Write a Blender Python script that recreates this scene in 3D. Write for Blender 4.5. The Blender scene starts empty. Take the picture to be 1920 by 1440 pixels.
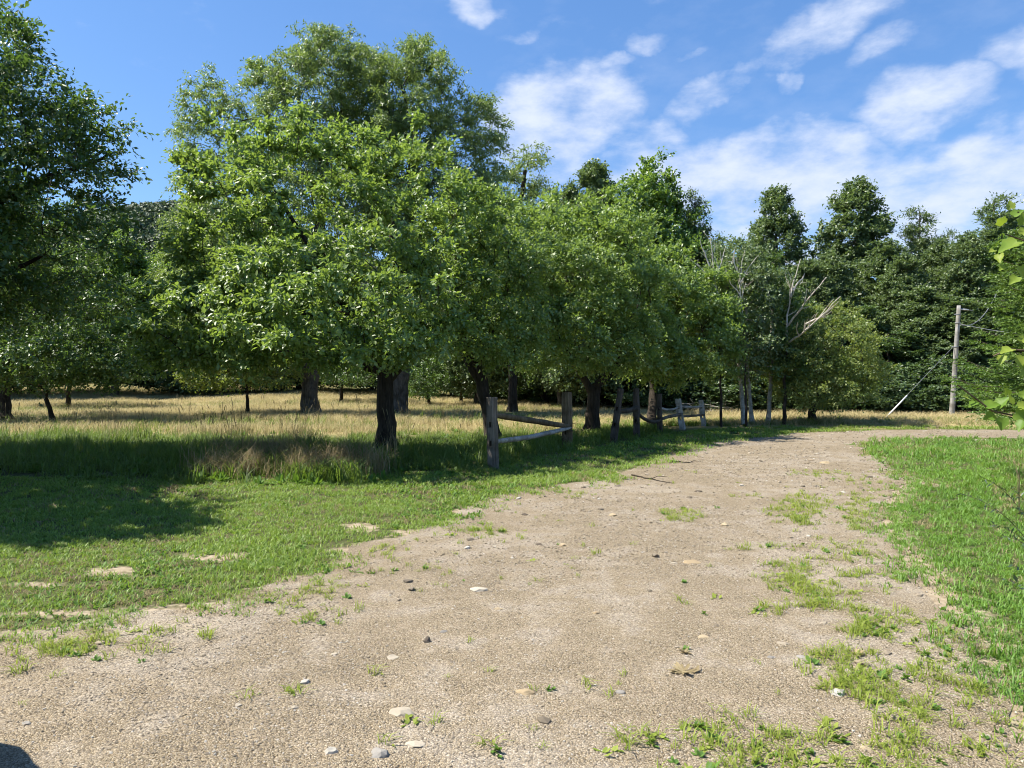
import bpy, bmesh, math, random
import numpy as np
from mathutils import Vector, Matrix, geometry

random.seed(7)
RNG = np.random.default_rng(11)
sc = bpy.context.scene
col = sc.collection

# ------------------------------------------------------------------ camera, light, exposure
F, HZ, CH = 1331.0, 705.0, 1.6           # focal length (px of a 1920 wide frame), horizon row, eye height
cam = bpy.data.cameras.new('camera')
cam.sensor_width = 36.0
cam.lens = 36.0 * F / 1920.0
cam.clip_start, cam.clip_end = 0.05, 2500
camo = bpy.data.objects.new('camera', cam)
col.objects.link(camo)
camo.location = (0, 0, CH)
camo.rotation_euler = (math.radians(90) - math.atan((720 - HZ) / F), 0, 0)
sc.camera = camo

SUN_EL, SUN_AZ = math.radians(56), math.radians(1)      # height, and how far behind the left-hand side
SUN = Vector((-math.cos(SUN_AZ) * math.cos(SUN_EL), math.sin(SUN_AZ) * math.cos(SUN_EL), math.sin(SUN_EL)))
sl = bpy.data.lights.new('sun', 'SUN')
sl.energy, sl.angle, sl.color = 5.0, math.radians(0.53), (1.0, 0.94, 0.83)
slo = bpy.data.objects.new('sun', sl)
slo.rotation_euler = (-SUN).to_track_quat('-Z', 'Y').to_euler()
slo.location = SUN * 60
col.objects.link(slo)

world = bpy.data.worlds.new('World')
sc.world = world
world.use_nodes = True


def pxdir(px, py):
    return Vector(((px - 960) / F, 1.0, (HZ - py) / F)).normalized()


def build_sky():
    nt = world.node_tree
    N, L = nt.nodes, nt.links
    N.clear()
    out = N.new('ShaderNodeOutputWorld')
    bg = N.new('ShaderNodeBackground')
    bg.inputs['Strength'].default_value = 0.060
    L.new(bg.outputs[0], out.inputs[0])
    sky = N.new('ShaderNodeTexSky')
    sky.sky_type = 'NISHITA'
    sky.sun_disc = False
    sky.sun_elevation = SUN_EL
    sky.sun_rotation = math.atan2(SUN.x, SUN.y)
    sky.altitude, sky.air_density, sky.dust_density, sky.ozone_density = 200, 1.0, 0.25, 2.0
    tc = N.new('ShaderNodeTexCoord')
    nrm = N.new('ShaderNodeVectorMath'); nrm.operation = 'NORMALIZE'
    L.new(tc.outputs['Generated'], nrm.inputs[0])
    V = nrm.outputs[0]

    def math_(op, a, b=None, clamp=False):
        n = N.new('ShaderNodeMath'); n.operation = op; n.use_clamp = clamp
        for i, v in enumerate((a, b)):
            if v is None: continue
            if isinstance(v, (int, float)): n.inputs[i].default_value = v
            else: L.new(v, n.inputs[i])
        return n.outputs[0]

    # warped direction so that cloud edges are ragged
    wn = N.new('ShaderNodeTexNoise'); wn.inputs['Scale'].default_value = 11.0; wn.inputs['Detail'].default_value = 5
    L.new(V, wn.inputs['Vector'])
    ws = N.new('ShaderNodeVectorMath'); ws.operation = 'SUBTRACT'; ws.inputs[1].default_value = (.5, .5, .5)
    L.new(wn.outputs['Color'], ws.inputs[0])
    wm = N.new('ShaderNodeVectorMath'); wm.operation = 'MULTIPLY_ADD'
    L.new(ws.outputs[0], wm.inputs[0]); wm.inputs[1].default_value = (.10, .10, .10); L.new(V, wm.inputs[2])
    W = wm.outputs[0]
    # the clouds of this sky: px centre, half extents, tilt in degrees, thickness
    clouds = [(1050, 220, 150, 90, 12, 1.0), (1420, 335, 300, 85, -4, 1.15), (1850, 345, 230, 82, 14, 1.15),
              (1735, 190, 100, 56, 14, .95), (1560, 35, 120, 48, 28, .9), (1345, 172, 100, 26, 30, .72),
              (1915, 105, 44, 80, 30, .85), (1200, 75, 60, 18, 14, .65), (1650, 78, 60, 28, 24, .55),
              (880, 12, 50, 28, 10, .8), (985, 62, 70, 16, 8, .45), (1480, 155, 30, 16, 40, .75),
              (1130, 122, 30, 14, 15, .7), (1215, 255, 100, 36, 0, .7), (1560, 440, 420, 60, 0, .8),
              (1080, 330, 120, 36, 0, .6), (1300, 90, 36, 12, 10, .5), (2250, 150, 200, 90, 10, 1.0),
              (1500, -170, 300, 60, 12, .8), (2500, 380, 330, 90, 0, 1.0)]
    total = None
    for (px, py, hw, hh, tilt, k) in clouds:
        c = pxdir(px, py)
        sb = N.new('ShaderNodeVectorMath'); sb.operation = 'SUBTRACT'
        L.new(W, sb.inputs[0]); sb.inputs[1].default_value = c
        right = Vector((c.y, -c.x, 0)).normalized(); up = right.cross(c).normalized()
        t = math.radians(tilt)
        a = (right * math.cos(t) + up * math.sin(t)) / (hw / F)
        b = (up * math.cos(t) - right * math.sin(t)) / (hh / F)
        comps = []
        for ax in (a, b, c * 3.0):
            d = N.new('ShaderNodeVectorMath'); d.operation = 'DOT_PRODUCT'
            L.new(sb.outputs[0], d.inputs[0]); d.inputs[1].default_value = ax
            comps.append(d.outputs['Value'])
        s = None
        for q in comps:
            qq = math_('MULTIPLY', q, q)
            s = qq if s is None else math_('ADD', s, qq)
        mr = N.new('ShaderNodeMapRange'); mr.interpolation_type = 'SMOOTHSTEP'
        L.new(s, mr.inputs['Value'])
        mr.inputs['From Min'].default_value = 1.7; mr.inputs['From Max'].default_value = 0.0
        mr.inputs['To Min'].default_value = 0.0; mr.inputs['To Max'].default_value = k
        total = mr.outputs[0] if total is None else math_('MAXIMUM', total, mr.outputs[0])
    mp = N.new('ShaderNodeMapping'); mp.inputs['Scale'].default_value = (1, 1, 2.2)
    mp.inputs['Rotation'].default_value = (0.0, -0.35, 0.0)
    L.new(V, mp.inputs['Vector'])
    n1 = N.new('ShaderNodeTexNoise'); n1.inputs['Scale'].default_value = 13; n1.inputs['Detail'].default_value = 12
    n1.inputs['Roughness'].default_value = .58
    L.new(mp.outputs[0], n1.inputs['Vector'])
    n2 = N.new('ShaderNodeTexNoise'); n2.inputs['Scale'].default_value = 2.3; n2.inputs['Detail'].default_value = 3
    L.new(mp.outputs[0], n2.inputs['Vector'])
    nn = math_('MULTIPLY', math_('SUBTRACT', n1.outputs['Fac'], .5), 2.3)
    base = math_('ADD', math_('MULTIPLY', total, 1.15), nn)
    dens = N.new('ShaderNodeMapRange'); dens.interpolation_type = 'SMOOTHSTEP'
    L.new(base, dens.inputs['Value'])
    dens.inputs['From Min'].default_value = .26; dens.inputs['From Max'].default_value = 1.65
    dens.inputs['To Max'].default_value = .93
    # thin veil everywhere towards the right-hand half of the sky
    veil = N.new('ShaderNodeMapRange'); L.new(math_('ADD', n1.outputs['Fac'], math_('MULTIPLY', n2.outputs['Fac'], .7)), veil.inputs['Value'])
    veil.inputs['From Min'].default_value = .80; veil.inputs['From Max'].default_value = 1.15
    veil.inputs['To Max'].default_value = .13
    sx = N.new('ShaderNodeSeparateXYZ'); L.new(V, sx.inputs[0])
    side = N.new('ShaderNodeMapRange'); L.new(sx.outputs['X'], side.inputs['Value'])
    side.inputs['From Min'].default_value = -.25; side.inputs['From Max'].default_value = .1
    fac = math_('MAXIMUM', dens.outputs[0], math_('MULTIPLY', veil.outputs[0], side.outputs[0]), True)
    tint = N.new('ShaderNodeMix'); tint.data_type = 'RGBA'; tint.blend_type = 'MULTIPLY'
    tint.inputs['Factor'].default_value = 1
    L.new(sky.outputs[0], tint.inputs['A'])
    tint.inputs['B'].default_value = (.93, 1.04, 1.14, 1)
    lift = N.new('ShaderNodeMix'); lift.data_type = 'RGBA'; lift.blend_type = 'ADD'
    lift.inputs['Factor'].default_value = 1
    L.new(tint.outputs['Result'], lift.inputs['A']); lift.inputs['B'].default_value = (.05, .55, 1.75, 1)
    cc = N.new('ShaderNodeMix'); cc.data_type = 'RGBA'
    L.new(n1.outputs['Fac'], cc.inputs['Factor'])
    cc.inputs['A'].default_value = (4.7, 5.6, 7.5, 1); cc.inputs['B'].default_value = (7.2, 7.7, 8.9, 1)
    mix = N.new('ShaderNodeMix'); mix.data_type = 'RGBA'
    L.new(fac, mix.inputs['Factor']); L.new(lift.outputs['Result'], mix.inputs['A']); L.new(cc.outputs['Result'], mix.inputs['B'])
    L.new(mix.outputs['Result'], bg.inputs['Color'])


build_sky()
sc.view_settings.view_transform = 'Standard'
sc.view_settings.look = 'None'
sc.view_settings.exposure = 1.14
sc.view_settings.gamma = 1.0
sc.view_settings.use_curve_mapping = False
sc.cycles.max_bounces = 7
sc.cycles.diffuse_bounces = 2
sc.cycles.filter_width = 1.05
sc.cycles.glossy_bounces = 2
sc.cycles.transmission_bounces = 4
sc.cycles.caustics_reflective = False
sc.cycles.caustics_refractive = False
sc.cycles.use_denoising = True
sc.cycles.denoising_prefilter = 'ACCURATE'


# ------------------------------------------------------------------ helpers
def tag(o, label=None, cat=None, group=None, kind=None):
    if label: o['label'] = label
    if cat: o['category'] = cat
    if group: o['group'] = group
    if kind: o['kind'] = kind
    return o


def empty(name, loc, rz=0.0):
    o = bpy.data.objects.new(name, None)
    o.empty_display_size = .3
    o.location = loc
    o.rotation_euler = (0, 0, rz)
    col.objects.link(o)
    return o


def mesh_np(name, verts, faces, mat=None, smooth=False, attrs=None):
    verts = np.asarray(verts, dtype=np.float32).reshape(-1, 3)
    me = bpy.data.meshes.new(name)
    if isinstance(faces, np.ndarray): faces = [faces]
    faces = [np.asarray(f, dtype=np.int32) for f in faces if len(f)]
    nl = sum(f.size for f in faces); nf = sum(len(f) for f in faces)
    me.vertices.add(len(verts)); me.vertices.foreach_set('co', verts.ravel())
    me.loops.add(nl); me.loops.foreach_set('vertex_index', np.concatenate([f.ravel() for f in faces]))
    sizes = np.concatenate([np.full(len(f), f.shape[1], dtype=np.int32) for f in faces])
    starts = np.concatenate([[0], np.cumsum(sizes)[:-1]]).astype(np.int32)
    me.polygons.add(nf); me.polygons.foreach_set('loop_start', starts)
    if smooth: me.polygons.foreach_set('use_smooth', np.ones(nf, dtype=bool))
    for k, (dom, vals) in (attrs or {}).items():
        at = me.attributes.new(k, 'FLOAT', dom)
        at.data.foreach_set('value', np.asarray(vals, dtype=np.float32))
    me.update(calc_edges=True)
    if mat: me.materials.append(mat)
    return me


def obj(name, me, parent=None, loc=(0, 0, 0)):
    o = bpy.data.objects.new(name, me)
    col.objects.link(o)
    o.location = loc
    if parent: o.parent = parent
    return o


def unit(v):
    return v / np.maximum(np.linalg.norm(v, axis=-1, keepdims=True), 1e-9)


def ss(a, b, x):
    t = np.clip((x - a) / (b - a), 0, 1)
    return t * t * (3 - 2 * t)


def _hash(ix, iy, seed):
    h = (ix.astype(np.int64) * 374761393 + iy.astype(np.int64) * 668265263 + seed * 982451653) & 0x7fffffff
    h = ((h ^ (h >> 13)) * 1274126177) & 0x7fffffff
    h = h ^ (h >> 16)
    return (h & 0xffff) / 65535.0


def vnoise(x, y, seed=0):
    x = np.asarray(x, float); y = np.asarray(y, float)
    ix, iy = np.floor(x), np.floor(y)
    fx, fy = x - ix, y - iy
    fx = fx * fx * (3 - 2 * fx); fy = fy * fy * (3 - 2 * fy)
    a = _hash(ix, iy, seed); b = _hash(ix + 1, iy, seed); c = _hash(ix, iy + 1, seed); d = _hash(ix + 1, iy + 1, seed)
    return (a * (1 - fx) + b * fx) * (1 - fy) + (c * (1 - fx) + d * fx) * fy


def fbm(x, y, seed=0, octs=4):
    s = 0; a = .5; t = 0
    for i in range(octs):
        s = s + a * vnoise(np.asarray(x) * 2 ** i, np.asarray(y) * 2 ** i, seed + i * 17); t += a; a *= .5
    return s / t


def G(px, py):                             # a pixel of the photograph on flat ground, in metres
    D = CH * F / (py - HZ)
    return ((px - 960) / F * D, D)


def P(px, py, D):
    return ((px - 960) / F * D, D, CH - (py - HZ) * D / F)


def H(x, y):                               # height of the terrain
    x = np.asarray(x, float); y = np.asarray(y, float)
    h = .95 * ss(30, 66, y) * ss(3, -16, x)
    return h + .12 * (fbm(x * .12, y * .12, 5, 2) - .5) * ss(24, 40, y)


# ------------------------------------------------------------------ materials
def new_mat(name):
    m = bpy.data.materials.new(name); m.use_nodes = True
    nt = m.node_tree; nt.nodes.clear()
    return m, nt.nodes, nt.links


def ramp(N, stops):
    r = N.new('ShaderNodeValToRGB')
    while len(r.color_ramp.elements) < len(stops): r.color_ramp.elements.new(.5)
    for e, (p, c) in zip(r.color_ramp.elements, stops):
        e.position = p; e.color = (*c, 1)
    return r


def leaf_mat(name, c0, c1, trans, tfac=.34, rough=.42, attr='rnd', spec=.5, patch=.35):
    m, N, L = new_mat(name)
    out = N.new('ShaderNodeOutputMaterial')
    at = N.new('ShaderNodeAttribute'); at.attribute_name = attr
    geo = N.new('ShaderNodeNewGeometry')
    nz = N.new('ShaderNodeTexNoise'); nz.inputs['Scale'].default_value = patch; nz.inputs['Detail'].default_value = 2
    L.new(geo.outputs['Position'], nz.inputs['Vector'])
    ad = N.new('ShaderNodeMath'); ad.operation = 'MULTIPLY_ADD'
    L.new(nz.outputs['Fac'], ad.inputs[0]); ad.inputs[1].default_value = .9
    sub = N.new('ShaderNodeMath'); sub.operation = 'MULTIPLY_ADD'; sub.use_clamp = True
    L.new(at.outputs['Fac'], sub.inputs[0]); sub.inputs[1].default_value = .85
    L.new(ad.outputs[0], sub.inputs[2]); ad.inputs[2].default_value = -.4
    mx = N.new('ShaderNodeMix'); mx.data_type = 'RGBA'
    L.new(sub.outputs[0], mx.inputs['Factor']); mx.inputs['A'].default_value = (*c0, 1); mx.inputs['B'].default_value = (*c1, 1)
    pb = N.new('ShaderNodeBsdfPrincipled')
    L.new(mx.outputs['Result'], pb.inputs['Base Color'])
    pb.inputs['Roughness'].default_value = rough
    pb.inputs['Specular IOR Level'].default_value = spec
    tr = N.new('ShaderNodeBsdfTranslucent')
    tm = N.new('ShaderNodeMix'); tm.data_type = 'RGBA'; tm.blend_type = 'MULTIPLY'; tm.inputs['Factor'].default_value = .5
    tm.inputs['A'].default_value = (*trans, 1)
    L.new(mx.outputs['Result'], tm.inputs['B'])
    tm2 = N.new('ShaderNodeMix'); tm2.data_type = 'RGBA'; tm2.inputs['Factor'].default_value = .25
    tm2.inputs['A'].default_value = (*trans, 1); L.new(mx.outputs['Result'], tm2.inputs['B'])
    L.new(tm2.outputs['Result'], tr.inputs['Color'])
    ms = N.new('ShaderNodeMixShader'); ms.inputs[0].default_value = tfac
    L.new(pb.outputs[0], ms.inputs[1]); L.new(tr.outputs[0], ms.inputs[2]); L.new(ms.outputs[0], out.inputs[0])
    return m


def bark_mat(name, c0, c1, scale=9, bump=.6, stretch=.18, rough=.9, marks=None):
    m, N, L = new_mat(name)
    out = N.new('ShaderNodeOutputMaterial')
    tc = N.new('ShaderNodeTexCoord')
    mp = N.new('ShaderNodeMapping'); mp.inputs['Scale'].default_value = (1, 1, stretch)
    L.new(tc.outputs['Object'], mp.inputs['Vector'])
    nz = N.new('ShaderNodeTexNoise'); nz.inputs['Scale'].default_value = scale; nz.inputs['Detail'].default_value = 8
    nz.inputs['Roughness'].default_value = .65
    L.new(mp.outputs[0], nz.inputs['Vector'])
    rp = ramp(N, [(.32, c0), (.68, c1)] if marks is None else [(.30, marks), (.40, c0), (.7, c1)])
    L.new(nz.outputs['Fac'], rp.inputs[0])
    pb = N.new('ShaderNodeBsdfPrincipled'); pb.inputs['Roughness'].default_value = rough
    pb.inputs['Specular IOR Level'].default_value = .2
    L.new(rp.outputs[0], pb.inputs['Base Color'])
    bp = N.new('ShaderNodeBump'); bp.inputs['Strength'].default_value = bump; bp.inputs['Distance'].default_value = .03
    blo = N.new('ShaderNodeTexNoise'); blo.inputs['Scale'].default_value = 3.5; blo.inputs['Detail'].default_value = 5
    L.new(tc.outputs['Object'], blo.inputs['Vector'])
    br = ramp(N, [(.38, (.62, .60, .55)), (.55, (1, 1, 1)), (.72, (1.0, .97, .90))]); L.new(blo.outputs['Fac'], br.inputs[0])
    bmx = N.new('ShaderNodeMix'); bmx.data_type = 'RGBA'; bmx.blend_type = 'MULTIPLY'; bmx.inputs['Factor'].default_value = 1
    L.new(rp.outputs[0], bmx.inputs['A']); L.new(br.outputs[0], bmx.inputs['B']); L.new(bmx.outputs['Result'], pb.inputs['Base Color'])
    L.new(nz.outputs['Fac'], bp.inputs['Height']); L.new(bp.outputs[0], pb.inputs['Normal'])
    L.new(pb.outputs[0], out.inputs[0])
    return m


M = {}
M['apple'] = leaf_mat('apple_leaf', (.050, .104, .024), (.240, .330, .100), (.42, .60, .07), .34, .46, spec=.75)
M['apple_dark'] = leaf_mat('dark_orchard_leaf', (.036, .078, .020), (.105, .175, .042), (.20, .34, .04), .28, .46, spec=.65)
M['cherry'] = leaf_mat('narrow_leaf', (.075, .130, .040), (.215, .290, .100), (.36, .50, .08), .32, .44, spec=.7)
M['maple'] = leaf_mat('maple_leaf', (.060, .125, .028), (.165, .265, .058), (.34, .52, .05), .32, .44, spec=.7)
M['poplar'] = leaf_mat('poplar_leaf', (.062, .104, .046), (.165, .220, .090), (.26, .38, .07), .26, .45, spec=.6)
M['ash'] = leaf_mat('ash_leaf', (.066, .112, .052), (.175, .225, .105), (.26, .38, .08), .26, .45, spec=.6)
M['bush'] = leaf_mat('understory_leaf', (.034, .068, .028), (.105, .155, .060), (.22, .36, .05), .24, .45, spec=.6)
M['yellowish'] = leaf_mat('yellowing_leaf', (.060, .125, .026), (.26, .285, .085), (.38, .48, .06), .34, .46)
M['spruce'] = leaf_mat('spruce_needle', (.070, .140, .028), (.16, .25, .045), (.22, .34, .02), .25, .5)
M['vine'] = leaf_mat('vine_leaf', (.09, .18, .02), (.26, .32, .05), (.42, .56, .04), .36, .5, patch=14, spec=.3)
M['hillwood'] = leaf_mat('far_wood_leaf', (0.046, 0.078, 0.037), (0.091, 0.130, 0.057), (0.114, 0.180, 0.062), .2, .6)
M['weed'] = leaf_mat('weed_leaf', (.055, .125, .020), (.125, .225, .036), (.26, .44, .04), .30, .6, patch=1.2, spec=.3)
M['mugwort'] = leaf_mat('dusky_weed_leaf', (0.030, 0.060, 0.030), (0.063, 0.105, 0.043), (0.114, 0.200, 0.050), .25, .5)
M['lawn'] = leaf_mat('lawn_blade', (.090, .170, .022), (.26, .355, .065), (.36, .52, .05), .34, .5, spec=.4, patch=.9)
M['rlawn'] = leaf_mat('deep_green_blade', (.070, .170, .020), (.190, .330, .050), (.31, .50, .04), .34, .5, spec=.4, patch=.4)
M['strip'] = leaf_mat('driveway_blade', (.13, .19, .025), (.28, .32, .06), (.42, .54, .06), .34, .6, patch=1.5, spec=.25)
M['tall'] = leaf_mat('tall_green_blade', (.055, .110, .020), (.165, .220, .048), (.28, .42, .05), .32, .55, patch=.5, spec=.35)
M['meadow'] = leaf_mat('meadow_blade', (.30, .255, .13), (.52, .44, .25), (.48, .42, .21), .34, .7, spec=.2, patch=.16)
M['meadow_green'] = leaf_mat('meadow_green_blade', (.12, .16, .045), (.22, .22, .07), (.30, .36, .08), .34, .6, spec=.3, patch=.3)
M['dry'] = leaf_mat('dry_stalk', (.20, .155, .080), (.42, .34, .19), (.34, .28, .14), .28, .7, spec=.25, patch=1.5)
M['seed'] = leaf_mat('seed_head', (.10, .085, .05), (.20, .17, .09), (.15, .12, .06), .15, .8, spec=.2)
M['bark'] = bark_mat('dark_bark', (.018, .014, .011), (.070, .056, .044), 22, 1.0, .14)
M['bark_grey'] = bark_mat('grey_bark', (.045, .040, .034), (.14, .125, .11), 18, .9, .16)
M['bark_pale'] = bark_mat('pale_bark', (.30, .28, .25), (.55, .52, .47), 7, .4, .9, marks=(.08, .07, .06))
M['dead'] = bark_mat('bleached_wood', (.42, .38, .33), (.66, .62, .56), 14, .5, .3)
M['wood'] = bark_mat('weathered_wood', (.075, .062, .050), (.22, .190, .160), 26, .9, .07)
M['wood_shaded'] = bark_mat('shaded_fence_wood', (.035, .029, .023), (.12, .10, .082), 26, .9, .07)  # fence wood darkened, the deep shade under the trees is in the colour
M['wood_sunlit'] = bark_mat('sunlit_silver_wood', (.27, .25, .23), (.52, .50, .47), 26, .9, .07)  # silvery fence wood brightened, sunlight on the far posts is in the colour
M['wood_brown'] = bark_mat('brown_rail_wood', (.075, .052, .030), (.23, .175, .11), 24, .9, .12)
M['pole'] = bark_mat('pole_wood', (.20, .192, .180), (.38, .37, .35), 20, .5, .05)


def plain(name, c, rough=.5, metal=0):
    m, N, L = new_mat(name)
    out = N.new('ShaderNodeOutputMaterial'); pb = N.new('ShaderNodeBsdfPrincipled')
    nz = N.new('ShaderNodeTexNoise'); nz.inputs['Scale'].default_value = 30
    rp = ramp(N, [(.3, tuple(x * .85 for x in c)), (.7, tuple(min(1, x * 1.1) for x in c))])
    L.new(nz.outputs['Fac'], rp.inputs[0]); L.new(rp.outputs[0], pb.inputs['Base Color'])
    pb.inputs['Roughness'].default_value = rough; pb.inputs['Metallic'].default_value = metal
    L.new(pb.outputs[0], out.inputs[0])
    return m


M['cable'] = plain('grey_cable', (.16, .17, .18), .5)
M['white_guard'] = plain('white_plastic', (.62, .63, .62), .4)
M['porcelain'] = plain('porcelain', (.62, .63, .64), .3)


def ground_mat():
    m, N, L = new_mat('soil_and_turf')
    out = N.new('ShaderNodeOutputMaterial'); pb = N.new('ShaderNodeBsdfPrincipled')
    geo = N.new('ShaderNodeNewGeometry')
    a1 = N.new('ShaderNodeTexNoise'); a1.inputs['Scale'].default_value = 14; a1.inputs['Detail'].default_value = 7
    a2 = N.new('ShaderNodeTexNoise'); a2.inputs['Scale'].default_value = .8; a2.inputs['Detail'].default_value = 4
    for a in (a1, a2): L.new(geo.outputs['Position'], a.inputs['Vector'])
    turf = ramp(N, [(.35, (.040, .052, .018)), (.6, (.085, .088, .035)), (.8, (.14, .12, .06))])
    L.new(a1.outputs['Fac'], turf.inputs[0])
    dry = ramp(N, [(.3, (.26, .215, .10)), (.55, (.38, .31, .15)), (.75, (.46, .37, .20))])
    L.new(a2.outputs['Fac'], dry.inputs[0])
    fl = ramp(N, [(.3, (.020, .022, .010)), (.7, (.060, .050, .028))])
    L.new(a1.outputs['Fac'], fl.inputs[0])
    d = N.new('ShaderNodeAttribute'); d.attribute_name = 'dry'
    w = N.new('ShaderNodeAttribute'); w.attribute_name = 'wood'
    m1 = N.new('ShaderNodeMix'); m1.data_type = 'RGBA'; L.new(d.outputs['Fac'], m1.inputs['Factor'])
    L.new(turf.outputs[0], m1.inputs['A']); L.new(dry.outputs[0], m1.inputs['B'])
    b = N.new('ShaderNodeAttribute'); b.attribute_name = 'bare'
    sand = ramp(N, [(.3, (.20, .155, .10)), (.6, (.31, .255, .18)), (.8, (.36, .31, .24))])
    L.new(a1.outputs['Fac'], sand.inputs[0])
    bs = N.new('ShaderNodeMath'); bs.operation = 'ADD'; L.new(b.outputs['Fac'], bs.inputs[0]); L.new(a1.outputs['Fac'], bs.inputs[1])
    bm_ = N.new('ShaderNodeMapRange'); L.new(bs.outputs[0], bm_.inputs['Value']); bm_.inputs['From Min'].default_value = .80; bm_.inputs['From Max'].default_value = 1.35
    m0 = N.new('ShaderNodeMix'); m0.data_type = 'RGBA'; L.new(bm_.outputs[0], m0.inputs['Factor'])
    L.new(m1.outputs['Result'], m0.inputs['A']); L.new(sand.outputs[0], m0.inputs['B'])
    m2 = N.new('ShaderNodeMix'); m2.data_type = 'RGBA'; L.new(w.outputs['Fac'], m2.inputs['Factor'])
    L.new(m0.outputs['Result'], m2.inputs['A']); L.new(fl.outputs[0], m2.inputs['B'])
    L.new(m2.outputs['Result'], pb.inputs['Base Color']); pb.inputs['Roughness'].default_value = .95
    pb.inputs['Specular IOR Level'].default_value = .1
    bp = N.new('ShaderNodeBump'); bp.inputs['Distance'].default_value = .03; bp.inputs['Strength'].default_value = .7
    L.new(a1.outputs['Fac'], bp.inputs['Height']); L.new(bp.outputs[0], pb.inputs['Normal'])
    L.new(pb.outputs[0], out.inputs[0])
    return m


def gravel_mat():
    m, N, L = new_mat('packed_gravel')
    out = N.new('ShaderNodeOutputMaterial'); pb = N.new('ShaderNodeBsdfPrincipled')
    geo = N.new('ShaderNodeNewGeometry')

    def nz(s, d=4, r=.55):
        a = N.new('ShaderNodeTexNoise'); a.inputs['Scale'].default_value = s; a.inputs['Detail'].default_value = d
        a.inputs['Roughness'].default_value = r
        L.new(geo.outputs['Position'], a.inputs['Vector']); return a
    big, mid = nz(.55, 5), nz(3.2, 6)
    v1 = N.new('ShaderNodeTexVoronoi'); v1.inputs['Scale'].default_value = 128
    v2 = N.new('ShaderNodeTexVoronoi'); v2.inputs['Scale'].default_value = 55
    wob = nz(60, 2)
    for v in (v1, v2):
        add = N.new('ShaderNodeVectorMath'); add.operation = 'MULTIPLY_ADD'
        L.new(wob.outputs['Color'], add.inputs[0]); add.inputs[1].default_value = (.012, .012, .012)
        L.new(geo.outputs['Position'], add.inputs[2]); L.new(add.outputs[0], v.inputs['Vector'])
    tan = (.315, .258, .168); grey = (.290, .262, .225); pale = (.36, .30, .215); brown = (.15, .11, .065)
    s = N.new('ShaderNodeMath'); s.operation = 'ADD'
    L.new(big.outputs['Fac'], s.inputs[0]); L.new(mid.outputs['Fac'], s.inputs[1])
    h = N.new('ShaderNodeMath'); h.operation = 'MULTIPLY'; h.inputs[1].default_value = .5; L.new(s.outputs[0], h.inputs[0])
    b = ramp(N, [(.40, tan), (.49, (.310, .252, .168)), (.57, grey), (.68, (.34, .29, .21))])
    L.new(h.outputs[0], b.inputs[0])
    sep = N.new('ShaderNodeSeparateColor'); L.new(v1.outputs['Color'], sep.inputs[0])
    st = ramp(N, [(0, (.10, .075, .05)), (.18, (.20, .17, .135)), (.5, (.31, .248, .165)), (.84, (.40, .33, .23)), (1, (.52, .46, .37))])
    L.new(sep.outputs[0], st.inputs[0])
    mx = N.new('ShaderNodeMix'); mx.data_type = 'RGBA'; mx.inputs['Factor'].default_value = .6
    L.new(b.outputs[0], mx.inputs['A']); L.new(st.outputs[0], mx.inputs['B'])
    # fine dark gaps between the grains
    gp = ramp(N, [(.0, (1, 1, 1)), (.42, (.95, .95, .95)), (.75, (.40, .36, .30))])
    L.new(v1.outputs['Distance'], gp.inputs[0])
    loose = N.new('ShaderNodeMapRange'); L.new(h.outputs[0], loose.inputs['Value']); loose.inputs['From Min'].default_value = .62; loose.inputs['From Max'].default_value = .44
    loose.inputs['To Min'].default_value = .5; loose.inputs['To Max'].default_value = 1
    ml = N.new('ShaderNodeMix'); ml.data_type = 'RGBA'; ml.blend_type = 'MULTIPLY'; L.new(loose.outputs[0], ml.inputs['Factor'])
    L.new(mx.outputs['Result'], ml.inputs['A']); L.new(gp.outputs[0], ml.inputs['B'])
    L.new(ml.outputs['Result'], pb.inputs['Base Color'])
    pb.inputs['Roughness'].default_value = .93; pb.inputs['Specular IOR Level'].default_value = .2
    hs = N.new('ShaderNodeMath'); hs.operation = 'MULTIPLY_ADD'
    L.new(v1.outputs['Distance'], hs.inputs[0]); hs.inputs[1].default_value = -.55; L.new(mid.outputs['Fac'], hs.inputs[2])
    hs2 = N.new('ShaderNodeMath'); hs2.operation = 'MULTIPLY_ADD'
    L.new(v2.outputs['Distance'], hs2.inputs[0]); hs2.inputs[1].default_value = -.5; L.new(hs.outputs[0], hs2.inputs[2])
    bp = N.new('ShaderNodeBump'); bp.inputs['Distance'].default_value = .015; L.new(loose.outputs[0], bp.inputs['Strength'])
    L.new(hs2.outputs[0], bp.inputs['Height']); L.new(bp.outputs[0], pb.inputs['Normal'])
    L.new(pb.outputs[0], out.inputs[0])
    return m


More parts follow.
